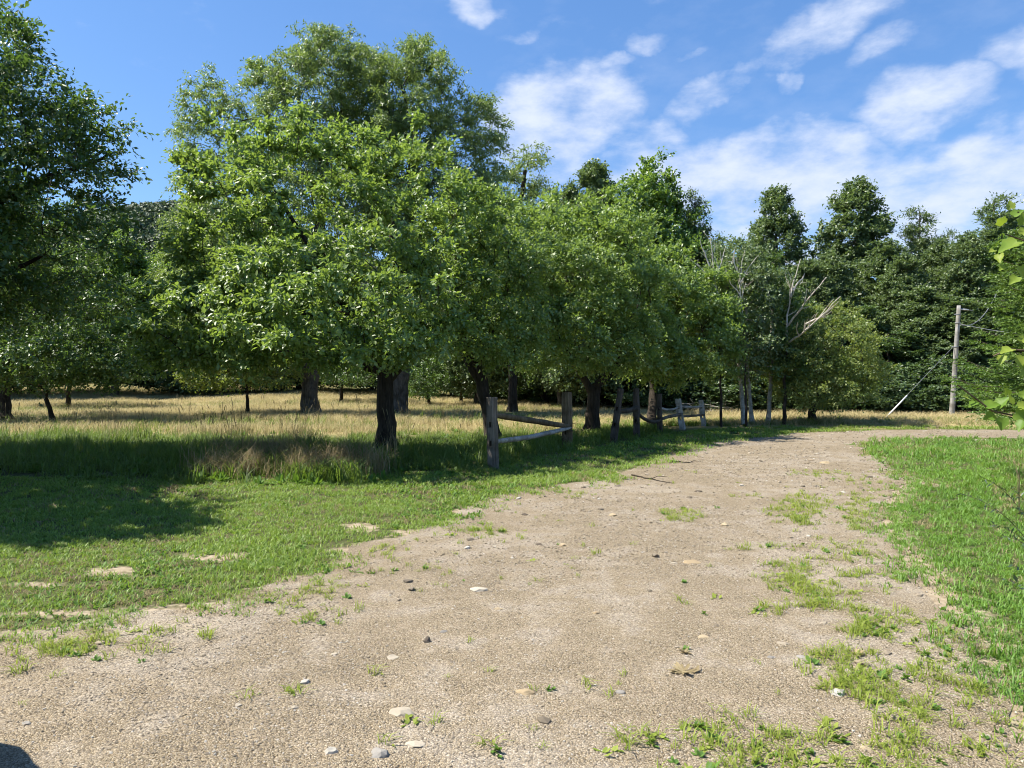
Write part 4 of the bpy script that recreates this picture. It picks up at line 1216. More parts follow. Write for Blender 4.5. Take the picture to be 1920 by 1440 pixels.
# ------------------------------------------------------------------ forest kinds (built once, copied as individual trees)
def forest_kind(kind, seed):
    r = dict(droop=.15, flat=.55, spread=.8)
    if kind == 'round':
        return tree_meshes('round', [(0, 0, 0), (.1, 0, 3), (0, .1, 6.5)], .2, .1,
                           [(0, 0, 6.8, 2.3, 2.3, 2.6), (1.2, .3, 8.6, 1.5, 1.5, 1.5), (-1.1, -.2, 9.2, 1.5, 1.6, 1.6), (.2, .2, 10.6, 1.2, 1.2, 1.3), (-1.6, .5, 5.6, 1.5, 1.6, 1.5), (1.7, -.4, 5.2, 1.5, 1.5, 1.5), (0, 0, 3.6, 2.4, 2.4, 1.5), (1.5, 0, 7.2, 1.4, 1.4, 1.6), (-.8, -.9, 7.6, 1.5, 1.4, 1.6), (.5, .9, 9.8, 1.3, 1.2, 1.3)],
                           700, seed, 'maple', 'bark_grey', fork=.25, shell=2.8, twigs=9, tl=.7, per=8, ll=.17, lw=.12, **r)
    if kind == 'column':
        return tree_meshes('column', [(0, 0, 0), (0, 0, 5), (.1, 0, 10.5)], .2, .06,
                           [(0, 0, 4.2, 2.6, 2.4, 2.2), (.2, 0, 7.0, 2.2, 2.1, 2.0), (-.2, .1, 9.2, 1.6, 1.6, 1.6), (.1, 0, 11.0, 1.0, 1.0, 1.2), (.9, .2, 8.2, 1.2, 1.2, 1.2), (-1.2, -.2, 6.3, 1.5, 1.5, 1.4), (0, 0, 2.2, 2.6, 2.6, 1.3), (-.6, .2, 10.0, 1.0, 1.0, 1.1), (.6, -.3, 9.9, 1.0, 1.0, 1.0), (.1, 0, 11.6, .6, .6, .8, 2.5)],
                           800, seed, 'poplar', 'bark_grey', fork=.15, shell=2.6, twigs=9, tl=.6, per=8, ll=.17, lw=.12, **r)
    if kind == 'open':
        rr = np.random.default_rng(seed)
        ex = []
        for i in range(13):
            z = 2.6 + i * .74; rad = 2.2 * (1 - i / 13.2) ** .8 + .12
            for q in range(4):
                a = rr.uniform(0, 6.28); ex.append((math.cos(a) * rad * .55, math.sin(a) * rad * .55, z + rr.uniform(-.3, .3), rad * .5, rad * .5, .36))
        return tree_meshes('open', [(0, 0, 0), (0, .1, 5), (0, 0, 11.6)], .16, .035, ex, 560, seed, 'ash', 'bark_grey', fork=.15, shell=2.0, up=.6,
                           twigs=9, tl=.7, per=9, ll=.19, lw=.07, droop=.3, flat=.9, spread=.9, axis_droop=.2, upb=.15, tz=.25)
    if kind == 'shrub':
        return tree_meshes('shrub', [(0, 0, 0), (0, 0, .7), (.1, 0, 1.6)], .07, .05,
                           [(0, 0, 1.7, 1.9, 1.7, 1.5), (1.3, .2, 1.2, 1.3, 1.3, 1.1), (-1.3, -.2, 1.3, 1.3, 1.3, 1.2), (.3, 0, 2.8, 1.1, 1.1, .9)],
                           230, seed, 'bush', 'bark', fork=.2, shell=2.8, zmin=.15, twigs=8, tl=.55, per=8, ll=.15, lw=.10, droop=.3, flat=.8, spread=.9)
    if kind == 'layer':
        rr = np.random.default_rng(seed)
        ex = []
        for i in range(9):
            z = .9 + i * .75; rad = 2.7 * (1 - i / 13) + .2
            for q in range(5):
                a = rr.uniform(0, 6.28); ex.append((math.cos(a) * rad * .6, math.sin(a) * rad * .6, z + rr.uniform(-.2, .2), rad * .5, rad * .5, .35))
        return tree_meshes('layer', [(0, 0, 0), (0, .1, 3), (0, 0, 7.4)], .14, .04, ex, 480, seed, 'bush', 'bark', fork=.12, shell=2.2, up=.2, zmin=.4,
                           twigs=8, tl=.6, per=8, ll=.16, lw=.105, droop=.3, flat=1.1, spread=.9, tz=.25)


KIND = {}
for i, k in enumerate(['round', 'column', 'column', 'open', 'shrub', 'shrub', 'layer', 'round']):
    KIND.setdefault(k, []).append(forest_kind(k, 200 + i * 7))
HGT = {'round': 12.2, 'column': 12.4, 'open': 12.6, 'shrub': 3.9, 'layer': 8.1}


def forest(kind, px, D, top_px, wid=1.0, label='', group='trees of the wood behind the meadow', var=0, name=None, rz=None):
    x = (px - 960) / F * D
    z = float(H(x, D))
    h = CH + (HZ - top_px) * D / F - z
    s = h / HGT[kind]
    ms = KIND[kind][var % len(KIND[kind])]
    return place_tree(name or {'round': 'broadleaf_tree', 'column': 'poplar_tree', 'open': 'ash_tree', 'shrub': 'shrub', 'layer': 'beech_tree'}[kind], label, ms, (x, D, z - .03),
                      random.uniform(0, 6.28) if rz is None else rz, (wid, wid, s), group, 'shrub' if kind == 'shrub' else 'tree')


SK = 'skyline trees of the wood on the right'
forest('round', 1225, 34, 290, 1.0, 'bright green round-headed tree standing highest above the fence', SK, 0, rz=.4)
forest('column', 1112, 35, 312, .95, 'pale narrow-topped tree left of the bright round-headed one', SK, 0)
forest('column', 1065, 37, 352, .8, 'lower green treetop just right of the open dark crown', SK, 1)
forest('open', 1302, 34, 332, .62, 'thin spire-topped tree right of the bright round-headed one', SK, 0)
forest('open', 1345, 33, 418, .6, 'thin sparse tree with pale dead limbs below the spire', SK, 0)
forest('column', 1457, 42, 356, .95, 'isolated dark column-shaped tree between two gaps of sky', SK, 0)
forest('column', 1602, 42, 340, 1.18, 'broad dark pyramid-shaped tree, tallest of the right wood', SK, 1)
forest('open', 1722, 42, 366, 1.05, 'layered open crowned tree right of the dark pyramid', SK, 0)
forest('open', 1775, 43, 412, .6, 'small spindly treetop between two layered crowns', SK, 0)
forest('open', 1862, 38, 344, 1.2, 'feathery tall tree against the sky at the right edge', SK, 0)
forest('round', 1050, 36, 372, .8, 'rounded treetop peeking over the orchard row right of the open crown', SK, 1)
forest('column', 895, 38, 400, .9, 'dark treetop low between the lobed tree and the open crown', SK, 1)
RG = 'dense wood behind the driveway bend'
fill = [('round', 1395, 36, 500, .8), ('layer', 1330, 34, 520, .8), ('column', 1512, 37, 490, .7), ('column', 1552, 38, 475, .8), ('column', 1662, 38, 455, .85), ('layer', 1610, 35.5, 560, 1.0),
        ('column', 1692, 36, 480, .7), ('column', 1752, 38, 455, .75), ('column', 1730, 34.5, 540, .8), ('column', 1812, 36, 440, .75), ('layer', 1875, 34, 520, 1.0), ('round', 1925, 36, 425, 1.0),
        ('layer', 1545, 33.8, 610, .9), ('layer', 1440, 33.5, 580, .9), ('round', 1180, 37, 420, 1.0), ('round', 1020, 40, 450, 1.1), ('layer', 1265, 33, 540, .9), ('layer', 1665, 33.4, 610, .9), ('column', 1790, 33.4, 560, .8), ('round', 1990, 35, 400, 1.0), ('layer', 1960, 33, 560, 1.0), ('column', 2080, 34, 420, 1.0)]
fill_labels = ['mid-green treetop in the notch left of the dark column-shaped tree', 'spreading tree behind the birches, left of the bleached limbs', 'round crown filling the gap right of the dark column-shaped tree', 'dark leafy tree close behind the bleached forked limbs', 'broad round tree at the right foot of the dark pyramid', 'tiered tree in front of the dark pyramid, above the yellowing tree', 'slender tree below the layered open crown', 'round treetop just left above the utility pole', 'slim tree halfway between yellowing tree and utility pole', 'round treetop right above the utility pole', 'tiered tree behind the hanging cables right of the pole', 'round tree behind the yellow-green leaves at the right edge', 'low tiered tree rising just behind the yellowing tree', 'low tiered tree behind the birch trunks', 'round tree left of the bright round-headed one, above the orchard row', 'round treetop far behind the second fence post', 'low tiered tree behind the curved fence rail', 'low tiered tree behind the white guy wire guard', 'narrow tree close behind the utility pole', 'tree outside the right edge beyond the spruce', 'low tree outside the right edge behind the spruce', 'column-shaped tree farthest outside the right edge']
for k, (kd, px, D, top, w) in enumerate(fill):
    forest(kd, px, D, top, w, fill_labels[k], RG, k)
back = [('column', 1420, 47, 500), ('round', 1560, 48, 540), ('round', 1690, 48, 540), ('column', 1800, 47, 500), ('round', 1300, 48, 450), ('round', 1140, 50, 440), ('column', 1900, 46, 400), ('round', 1230, 46, 470), ('round', 2050, 46, 420), ('round', 1480, 50, 560)]
for k, (kd, px, D, top) in enumerate(back):
    forest(kd, px, D, top, 1.15, 'hindmost leafy tree in the wood, mostly hidden by the trees before it', 'hindmost trees of the right wood', k)
# shrubs along the foot of the right wood
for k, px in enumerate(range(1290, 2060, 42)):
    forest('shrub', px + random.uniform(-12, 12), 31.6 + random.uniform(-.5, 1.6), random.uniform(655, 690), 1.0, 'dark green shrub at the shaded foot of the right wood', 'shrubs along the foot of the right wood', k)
# back wood on the left and centre
LG = 'dense wood along the far side of the meadow'
xx = -80
k = 0
while xx < 1290:
    D = 66 if xx < 900 else 52 if xx < 1100 else 44
    top = 470 if xx < 420 else 500
    forest(['round', 'column', 'layer', 'round'][k % 4] if True else '', xx + random.uniform(-14, 14), D + random.uniform(-2, 3), top + random.uniform(-35, 35), 1.45 if D > 50 else 1.1,
           'dark leafy tree on the far side of the meadow', LG, k)
    xx += 62; k += 1
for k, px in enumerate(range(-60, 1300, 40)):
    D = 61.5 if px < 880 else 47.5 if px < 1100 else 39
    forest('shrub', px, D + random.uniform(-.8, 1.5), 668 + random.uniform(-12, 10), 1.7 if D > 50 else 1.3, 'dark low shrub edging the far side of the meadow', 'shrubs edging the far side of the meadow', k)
# middle distance trees closing the view left of the tall ones
for k, (kd, px, D, top, w, lab) in enumerate([('round', 215, 44, 430, 1.2, 'shaded leafy tree behind the left meadow, left of the hill gap'), ('layer', 320, 48, 500, 1.4, 'low spreading tree below the hill gap'),
                                              ('layer', 60, 46, 450, 1.5, 'deeply shaded tree behind the slanting meadow tree'), ('round', -60, 42, 380, 1.3, 'deeply shaded tree beyond the left edge trunk'), ('layer', 415, 47, 520, 1.4, 'spreading tree behind the brownish small crown'),
                                              ('layer', 560, 50, 500, 1.4, 'leafy tree deep behind the thick grey trunk'), ('layer', 700, 50, 520, 1.4, 'leafy tree deep behind the front trunk'), ('layer', 850, 48, 510, 1.3, 'leafy tree deep behind the leaning trunk'), ('layer', 1030, 44, 500, 1.2, 'leafy tree far behind the second fence post')]):
    forest(kd, px, D, top, w, lab, 'trees behind the meadow', k)


# ------------------------------------------------------------------ wooded hill
def build_hill():
    xs = np.linspace(-520, 240, 90); ys = np.linspace(240, 620, 50)
    X, Y = np.meshgrid(xs, ys, indexing='ij')
    Z = 80 * np.exp(-((X + 190) / 150) ** 2) * ss(240, 420, Y) + 16 * ss(240, 420, Y) + 6 * (fbm(X * .02, Y * .02, 3, 3) - .5)
    Z = Z * ss(-520, -420, X) * ss(240, 100, X) * (1 - ss(540, 620, Y)) - 3
    v = np.stack([X, Y, Z], -1).reshape(-1, 3)
    nx, ny = len(xs), len(ys)
    i, j = np.meshgrid(np.arange(nx - 1), np.arange(ny - 1), indexing='ij')
    a = (i * ny + j).ravel()
    o = obj('hill', mesh_np('hill', v, np.stack([a, a + ny, a + ny + 1, a + 1], -1), M['ground'], True,
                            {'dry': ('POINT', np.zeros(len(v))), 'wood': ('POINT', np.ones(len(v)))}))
    tag(o, 'wooded hill rising far behind the orchard on the left', kind='structure')
    r = np.random.default_rng(77)
    protos = []
    for q in range(3):
        d = unit(r.normal(size=(420, 3))); p = d * [3.4, 3.4, 4.2] * (r.uniform(.8, 1, 420) + .12 * np.sin(d[:, 0] * 6 + q))[:, None] + [0, 0, 4.5]
        a = unit(r.normal(size=(420, 3))); s = unit(np.cross(a, d)); 
        v = np.stack([p - a * .6, p + s * .45, p + a * .6, p - s * .45], 1).reshape(-1, 3)
        i = np.arange(420) * 4
        protos.append(bpy.data.objects.new('far_tree', mesh_np('far_tree', v, np.stack([i, i + 1, i + 2, i + 3], -1), M['hillwood'], False, {'rnd': ('POINT', np.repeat(r.uniform(0, 1, 420), 4))})))
    n = 5200
    x = r.uniform(-420, 60, n); y = r.uniform(255, 470, n)
    z = 80 * np.exp(-((x + 190) / 150) ** 2) * ss(240, 420, y) + 16 * ss(240, 420, y) + 6 * (fbm(x * .02, y * .02, 3, 3) - .5)
    z = z * ss(-520, -420, x) * ss(240, 100, x) - 4
    scatter('hill_forest', protos, np.stack([x, y, z], -1), r.uniform(0, 6.28, n), r.uniform(.8, 1.5, n), r.integers(0, 3, n), 'distant wood covering the hill seen through the gap on the left', 'forest')


build_hill()


# ------------------------------------------------------------------ split rail fence
def box_quads(x0, x1, y0, y1, z0, z1):
    v = [(x0, y0, z0), (x1, y0, z0), (x1, y1, z0), (x0, y1, z0), (x0, y0, z1), (x1, y0, z1), (x1, y1, z1), (x0, y1, z1)]
    f = [(0, 3, 2, 1), (4, 5, 6, 7), (0, 1, 5, 4), (1, 2, 6, 5), (2, 3, 7, 6), (3, 0, 4, 7)]
    return v, f


def post_mesh(h, w, holes, seed, mat):
    """square split post with real slots; w across the fence, rails pass along local x"""
    from mathutils import noise
    bm = bmesh.new()
    zs = [-.25]
    spans = []
    cuts = sorted(holes)
    z = -.25
    for (a, b) in cuts:
        spans.append((z, a, False)); spans.append((a, b, True)); z = b
    spans.append((z, h, False))
    hw = w / 2
    for (a, b, slot) in spans:
        parts = [(-hw, hw, -hw, hw)] if not slot else [(-hw, hw, -hw, -hw * .32), (-hw, hw, hw * .32, hw)]
        for (x0, x1, y0, y1) in parts:
            n = max(1, int((b - a) / .12))
            for i in range(n):
                v, f = box_quads(x0, x1, y0, y1, a + (b - a) * i / n, a + (b - a) * (i + 1) / n)
                vs = [bm.verts.new(p) for p in v]
                for q in f:
                    if n > 1 and ((q == f[0] and i > 0) or (q == f[1] and i < n - 1)): continue
                    bm.faces.new([vs[t] for t in q])
    bmesh.ops.remove_doubles(bm, verts=bm.verts, dist=.0005)
    for v in bm.verts:
        o = Vector((seed * 4.1, seed, 0))
        k = 1.0 - .10 * max(0, v.co.z / h) + .12 * noise.noise(Vector((0, 0, v.co.z * 2.2)) + o)
        v.co.x = v.co.x * k + .012 * noise.noise(v.co * 5 + o); v.co.y = v.co.y * k + .012 * noise.noise(v.co * 6 - o)
        if v.co.z > h - .01: v.co.z += .02 * noise.noise(v.co * 14 + o)
    bm.normal_update()
    bmesh.ops.bevel(bm, geom=[e for e in bm.edges if e.calc_face_angle(0) > 1.0], offset=.007, segments=1, affect='EDGES')
    me = bpy.data.meshes.new('post'); bm.to_mesh(me); bm.free(); me.materials.append(mat)
    return me


def rail_mesh(a, b, sag, w, h, seed, mat, n=14):
    """split rail: uneven angular section, narrowed at both ends"""
    r = np.random.default_rng(seed)
    a, b = np.array(a, float), np.array(b, float)
    t = np.linspace(0, 1, n)
    pts = a + (b - a) * t[:, None]
    pts[:, 2] += sag * (4 * t * (1 - t)) * (1 if not callable(sag) else 1)
    wob = np.cumsum(r.normal(0, .004, (n, 3)), 0); wob -= wob[-1] * t[:, None]
    pts += wob
    d = unit(b - a); side = unit(np.cross(d, [0, 0, 1.0])); up = np.cross(side, d)
    m = 6
    ang = np.array([.3, 1.2, 2.4, 3.3, 4.3, 5.5])
    cs = np.stack([np.cos(ang) * w / 2, np.sin(ang) * h / 2], -1) * r.uniform(.85, 1.15, (m, 1))
    tw = np.linspace(0, r.normal(0, .5), n)
    V = []
    for i in range(n):
        k = .62 + .38 * min(1, min(t[i], 1 - t[i]) * 7); k *= 1 + r.normal(0, .03)
        c, s = math.cos(tw[i]), math.sin(tw[i])
        for q in cs:
            x, y = q[0] * c - q[1] * s, q[0] * s + q[1] * c
            V.append(pts[i] + (side * x + up * y) * k + r.normal(0, .002, 3))
    i = np.arange(n - 1)[:, None] * m; j = np.arange(m)[None, :]; jn = (j + 1) % m
    f = np.stack([i + j, i + jn, i + m + jn, i + m + j], -1).reshape(-1, 4)
    tri = [(0, q + 1, q) for q in range(1, m - 1)] + [((n - 1) * m, (n - 1) * m + q, (n - 1) * m + q + 1) for q in range(1, m - 1)]
    return mesh_np('rail', np.array(V), [f, np.array(tri)], mat)


# posts: base px, top px, width, material, hole heights as share of height
fposts = [((925, 880), (922, 745), .15, 'wood', (.62, .36)), ((1064, 838), (1063, 735), .185, 'wood_brown', (.38, .26)),
          ((1150, 829), (1164, 728), .14, 'wood_shaded', (.62, .32)), ((1194, 820), (1193, 728), .14, 'wood_shaded', (.60, .34)),
          ((1238, 812), (1236, 738), .13, 'wood_shaded', (.62, .33)), ((1280, 805), (1271, 747), .155, 'wood_sunlit', (.72, .36)), ((1320, 799), (1314, 749), .15, 'wood_sunlit', (.72, .36))]
fdir = math.atan2(22.6 - 12.2, 6.1 + .3)


def make_post(root, spec, seed):
    (bx, by), (tx, ty), w, mt, hl = spec
    x, y = G(bx, by)
    h = (by - ty) * y / F
    holes = [(h * q - .045, h * q + .05) for q in hl]
    if abs(hl[0] - hl[1]) * h < .12: holes = [(h * min(hl) - .04, h * max(hl) + .05)]
    o = obj('post', post_mesh(h, w, holes, seed, M[mt]), root, (x - root.location.x, y - root.location.y, 0))
    lean = math.atan2((tx - bx) * y / F, h)
    o.rotation_euler = Matrix.Rotation(lean, 3, 'Y').to_4x4().to_euler()
    o.rotation_euler = (Matrix.Rotation(lean, 3, 'Y') @ Matrix.Rotation(fdir + math.radians(-6 + seed * 2), 3, 'Z')).to_euler()
    return np.array([x, y, 0]), h


x0, y0 = G(925, 880)
f1 = empty('split_rail_fence', (x0, y0, 0))
tag(f1, 'nearest span of weathered split rail fence, its two rails converging at the second post', 'fence', 'split rail fence spans')
x1, y1 = G(1150, 829)
f2 = empty('split_rail_fence', (x1, y1, 0))
tag(f2, 'far span of split rail fence with leaning silvery posts and sagging rails', 'fence', 'split rail fence spans')
for k, s in enumerate(fposts): make_post(f1 if k < 2 else f2, s, k)


def rail(root, pa, pb, sag, w, h, seed, mt):
    org = np.array(root.location)
    obj('rail', rail_mesh(np.array(pa) - org, np.array(pb) - org, sag, w, h, seed, M[mt]), root)


D1, D2 = G(925, 880)[1], G(1064, 838)[1]
rail(f1, P(921, 778, D1 - .05), P(1070, 801, D2), .01, .09, .11, 1, 'wood_brown')
rail(f1, P(924, 829, D1 - .05), P(1071, 801, D2 + .05), -.04, .09, .11, 2, 'wood_sunlit')
dd = [G(*p[0])[1] for p in fposts]
rail(f2, P(1156, 771, dd[2]), P(1196, 764, dd[3]), -.02, .10, .14, 3, 'wood_shaded')
rail(f2, P(1192, 770, dd[3]), P(1240, 786, dd[4]), -.16, .08, .10, 4, 'wood_shaded')
rail(f2, P(1234, 788, dd[4]), P(1280, 776, dd[5]), .02, .08, .11, 5, 'wood')
rail(f2, P(1236, 764, dd[4]), P(1276, 761, dd[5]), -.08, .06, .07, 6, 'wood_sunlit')
rail(f2, P(1273, 761, dd[5]), P(1320, 761, dd[6]), -.04, .06, .08, 7, 'wood_sunlit')
rail(f2, P(1278, 780, dd[5]), P(1322, 778, dd[6]), -.01, .07, .09, 8, 'wood')


# ------------------------------------------------------------------ utility pole
def tube_obj(name, pts, rad, mat, parent, org, m=8):
    pts = np.array(pts, float) - np.array(org)
    rad = np.broadcast_to(np.asarray(rad, float), (len(pts),))
    v, f = tube_mesh([(pts, rad, m)])
    n = len(pts)
    caps = [np.array([[i for i in range(m)][::-1]]), np.array([[(n - 1) * m + i for i in range(m)]])]
    return obj(name, mesh_np(name, v, [f] + caps, mat, False if m < 6 else True), parent)


def curve_pts(a, b, sag, n=14):
    a, b = np.array(a, float), np.array(b, float); t = np.linspace(0, 1, n)
    p = a + (b - a) * t[:, None]; p[:, 2] -= sag * 4 * t * (1 - t); return p


DP = G(1785, 779)[1]
pb_ = P(1785, 779, DP)
up_ = empty('utility_pole', pb_)
tag(up_, 'weathered grey wooden utility pole leaning slightly at the edge of the wood', 'utility pole')
tp = np.array(P(1797, 573, DP))
pl_ = [np.array(pb_) + (tp - np.array(pb_)) * t for t in (-.04, 0, .25, .5, .75, 1)]
tube_obj('pole', pl_, [.105, .102, .095, .088, .080, .073], M['pole'], up_, pb_, 14)
tube_obj('insulator_arm', [P(1800, 580, DP), P(1815, 581, DP)], .028, M['porcelain'], up_, pb_, 8)
tube_obj('insulator_arm', [P(1813, 581, DP), P(1824, 583, DP)], .016, M['cable'], up_, pb_, 6)
tube_obj('bracket', [P(1789, 590, DP - .1), P(1801, 590, DP - .1)], .03, M['cable'], up_, pb_, 6)
tube_obj('bracket', [P(1790, 606, DP - .1), P(1800, 606, DP - .1)], .03, M['cable'], up_, pb_, 6)
tube_obj('bracket', [P(1784, 651, DP - .12), P(1796, 651, DP - .12)], .03, M['cable'], up_, pb_, 6)
tube_obj('cable', curve_pts(P(1797, 607, DP), P(1905, 625, DP + 3), .04), .012, M['porcelain'], up_, pb_, 5)
tube_obj('cable', curve_pts(P(1797, 608, DP), P(1870, 545, DP + 2), .55), .016, M['cable'], up_, pb_, 5)
gb = P(1661, 777, DP - 1.5); gb = (gb[0], gb[1], 0.0)
gt = np.array(P(1787, 650, DP)); gbv = np.array(gb)
tube_obj('guy_wire', [gt, gbv], .009, M['cable'], up_, pb_, 5)
g0, g1 = gbv + (gt - gbv) * .01 + [0, -.02, 0], gbv + (gt - gbv) * .30 + [0, -.02, 0]
tube_obj('guy_guard', [g0, g1], .028, M['white_guard'], up_, pb_, 8)


# ------------------------------------------------------------------ dead limbs, brush pile
def dead_tree(label, D, lines, r0, seed, name='dead_tree', mat='dead', org_px=None):
    r = np.random.default_rng(seed)
    o = P(*(org_px or lines[0][0]), D)
    root = empty(name, (o[0], o[1], 0))
    tag(root, label, 'dead tree' if 'tree' in name else 'branches')
    org = np.array([o[0], o[1], 0])
    for k, ln in enumerate(lines):
        pts = np.array([np.array(P(a, b, D + (c[0] if c else 0))) for (a, b, *c) in ln])
        seg = np.cumsum([0] + list(np.linalg.norm(np.diff(pts, axis=0), axis=1))); n = max(5, int(seg[-1] / .25))
        s = np.linspace(0, seg[-1], n); pp = np.stack([np.interp(s, seg, pts[:, i]) for i in range(3)], -1)
        pp[1:-1] += r.normal(0, .018, (n - 2, 3))
        rr = np.linspace(1, .30, n) * (r0 * .8 if k == 0 else r0 * .42)
        chains = [(pp - org, rr, 7)]
        for q in range(0 if k == 0 else int(n * .9)):                     # side twigs
            i = r.integers(n // 3, n - 1); d = unit(pp[i + 1] - pp[i] + r.normal(0, .12, 3)); L_ = r.uniform(.3, .9) * seg[-1] * .28
            e = pp[i] + d * L_ + np.array([0, 0, L_ * .2]) + r.normal(0, .08, 3)
            chains.append((np.array([pp[i], (pp[i] + e) / 2 + r.normal(0, .03, 3), e]) - org, np.array([rr[i] * .6, rr[i] * .45, .006]), 4))
        v, f = tube_mesh(chains)
        obj('trunk' if k == 0 else 'limb', mesh_np('limb', v, f, M['bark' if k == 0 else mat], True), root)
    return root


dead_tree('bleached dead tree, bare forked limbs leaning over the yellowing tree', 23.4,
          [[(1470, 796), (1474, 700), (1476, 615)], [(1476, 640), (1476, 600), (1486, 530), (1500, 486)], [(1478, 610), (1500, 580, -.5), (1522, 552, -.8), (1548, 520, -1)], [(1486, 545), (1504, 520), (1508, 512)],
           [(1474, 645), (1510, 620, -1.2), (1560, 574, -2), (1575, 556, -2.2)], [(1510, 608, -1), (1540, 596, -1.5), (1572, 566, -2)]], .085, 301)
dead_tree('pale dead limbs sticking out of the trees left of the sky gap', 22.4,
          [[(1352, 800), (1350, 650), (1348, 560)], [(1348, 575), (1340, 520), (1334, 470), (1330, 440)], [(1342, 530), (1310, 500), (1285, 478)], [(1340, 520), (1352, 490), (1360, 462)], [(1330, 500), (1318, 470), (1312, 450)]], .06, 302)
dead_tree('twiggy bleached dead treetop between sky gap and birches', 22.2,
          [[(1400, 801), (1396, 660), (1392, 590)], [(1392, 600), (1390, 560), (1386, 520), (1396, 470)], [(1390, 560), (1370, 530), (1360, 505)], [(1388, 530), (1404, 500), (1420, 480)], [(1388, 520), (1376, 490), (1378, 462)]], .055, 303)
rr_ = np.random.default_rng(310)
bp_root = empty('brush_pile', (*G(1345, 774), 0))
tag(bp_root, 'low heap of bleached cut branches behind the last fence post', 'brush pile')
ch = []
for i in range(70):
    c = rr_.normal(0, 1, 3) * [.55, .35, .1] + [0, 0, .22]
    d = unit(rr_.normal(0, 1, 3) * [1, .6, .22]); L_ = rr_.uniform(.3, .8)
    ch.append((np.array([c - d * L_, c + rr_.normal(0, .04, 3), c + d * L_]), np.array([.014, .012, .006]), 4))
v, f = tube_mesh(ch)
o = obj('branches', mesh_np('branches', v, f, M['dead'], True), bp_root)
dc = rosette('dead_leaf_clump', 26, .085, .022, M['dry'], 331, .5)
for k, (px, py, lab) in enumerate([(1283, 1265, 'reddish brown clump of dead leaves lying on the gravel'), (1285, 1228, 'small faded clump of dead leaves above the reddish brown one'), (1610, 1232, 'small brown dead weed in the driveway grass strip')]):
    o = bpy.data.objects.new('dead_weed', dc.data); col.objects.link(o); o.location = (*G(px, py), .008); o.rotation_euler = (0, 0, k * 2.1); o.scale = ((1, 1, .8), (.6, .45, .5), (.7, .6, .7))[k]
    tag(o, lab, 'dead weed')
# fallen twigs on the gravel near the grass
for k, (a, b, lab) in enumerate([((1185, 893), (1262, 908), 'dark crooked twig lying on the gravel at the grass edge'), ((1262, 868), (1300, 868), 'short dark twig lying on the gravel under the tree shade')]):
    pa = np.array([*G(*a), .02]); pb2 = np.array([*G(*b), .015])
    t = np.linspace(0, 1, 9)[:, None]; pp = pa + (pb2 - pa) * t; pp[1:-1] += rr_.normal(0, .03, (7, 3)) * [1, 1, .2]
    org = pa.copy(); org[2] = 0
    v, f = tube_mesh([(pp - org, np.linspace(.014, .004, 9), 5), (np.array([pp[4], pp[4] + [.12, .14, .02], pp[4] + [.28, .2, .0]]) - org, np.array([.007, .005, .003]), 4)])
    o = obj('fallen_twig', mesh_np('fallen_twig', v, f, M['bark'], True), None, tuple(org)); tag(o, lab, 'twig')


# ------------------------------------------------------------------ near right: spruce, broad-leaved vine, weeds
def build_spruce():
    r = np.random.default_rng(401)
    bx, by = 8.15, 10.2
    root = empty('spruce_tree', (bx, by, 0))
    tag(root, 'green spruce with drooping needled boughs cut by the right edge', 'tree')
    Ht = 4.9
    chains = [(np.array([(0, 0, -.05), (0, 0, 2), (.03, 0, Ht)]), np.array([.12, .08, .01]), 8)]
    Pn, An, Sn, tw = [], [], [], []
    for z in np.arange(1.35, Ht - .1, .13):
        Rr = 1.95 * (1 - z / Ht) ** .75 + .12
        for q in range(8):
            a = r.uniform(0, 6.28); L_ = Rr * r.uniform(.75, 1.12)
            d = np.array([math.cos(a), math.sin(a), 0])
            n = 7; t = np.linspace(0, 1, n)
            pp = np.array([0, 0, z]) + d * (t * L_)[:, None]; pp[:, 2] += -.22 * L_ * np.sin(t * 2.2) + .10 * L_ * t ** 3
            chains.append((pp, np.linspace(.022, .004, n), 4))
            s = np.array([-d[1], d[0], 0])
            for u in np.linspace(.2, 1, int(6 + L_ * 11)):
                p = np.array([np.interp(u, t, pp[:, i]) for i in range(3)])
                for sg in (-1, 1):
                    dl = unit(d * .75 + s * sg * r.uniform(.5, 1) + np.array([0, 0, r.uniform(-.35, .05)]))
                    tw.append((p, dl, (1.05 - u * .6) * L_ * .34 * r.uniform(.7, 1.1)))
    c = np.array([t[0] for t in tw]); d = np.array([t[1] for t in tw]); L_ = np.array([t[2] for t in tw])
    per = 24
    t = (np.arange(per) + .5) / per
    p = c[:, None] + d[:, None] * (t[None] * L_[:, None])[..., None]
    m = len(tw) * per
    dd_ = np.repeat(d, per, 0)
    a = unit(dd_ * .9 + r.normal(0, .55, (m, 3))); s = unit(np.cross(a, r.normal(0, 1, (m, 3))))
    p = p.reshape(-1, 3); L2, W = .042, .0095
    v = np.stack([p - s * W, p + s * W, p + a * L2], 1).reshape(-1, 3)
    f = np.arange(m * 3).reshape(-1, 3)
    v2, f2 = tube_mesh(chains)
    obj('trunk', mesh_np('trunk', v2, f2, M['bark'], True), root)
    obj('crown', mesh_np('crown', v, f, M['spruce'], False, {'rnd': ('POINT', np.repeat(r.uniform(0, 1, m), 3))}), root)


build_spruce()


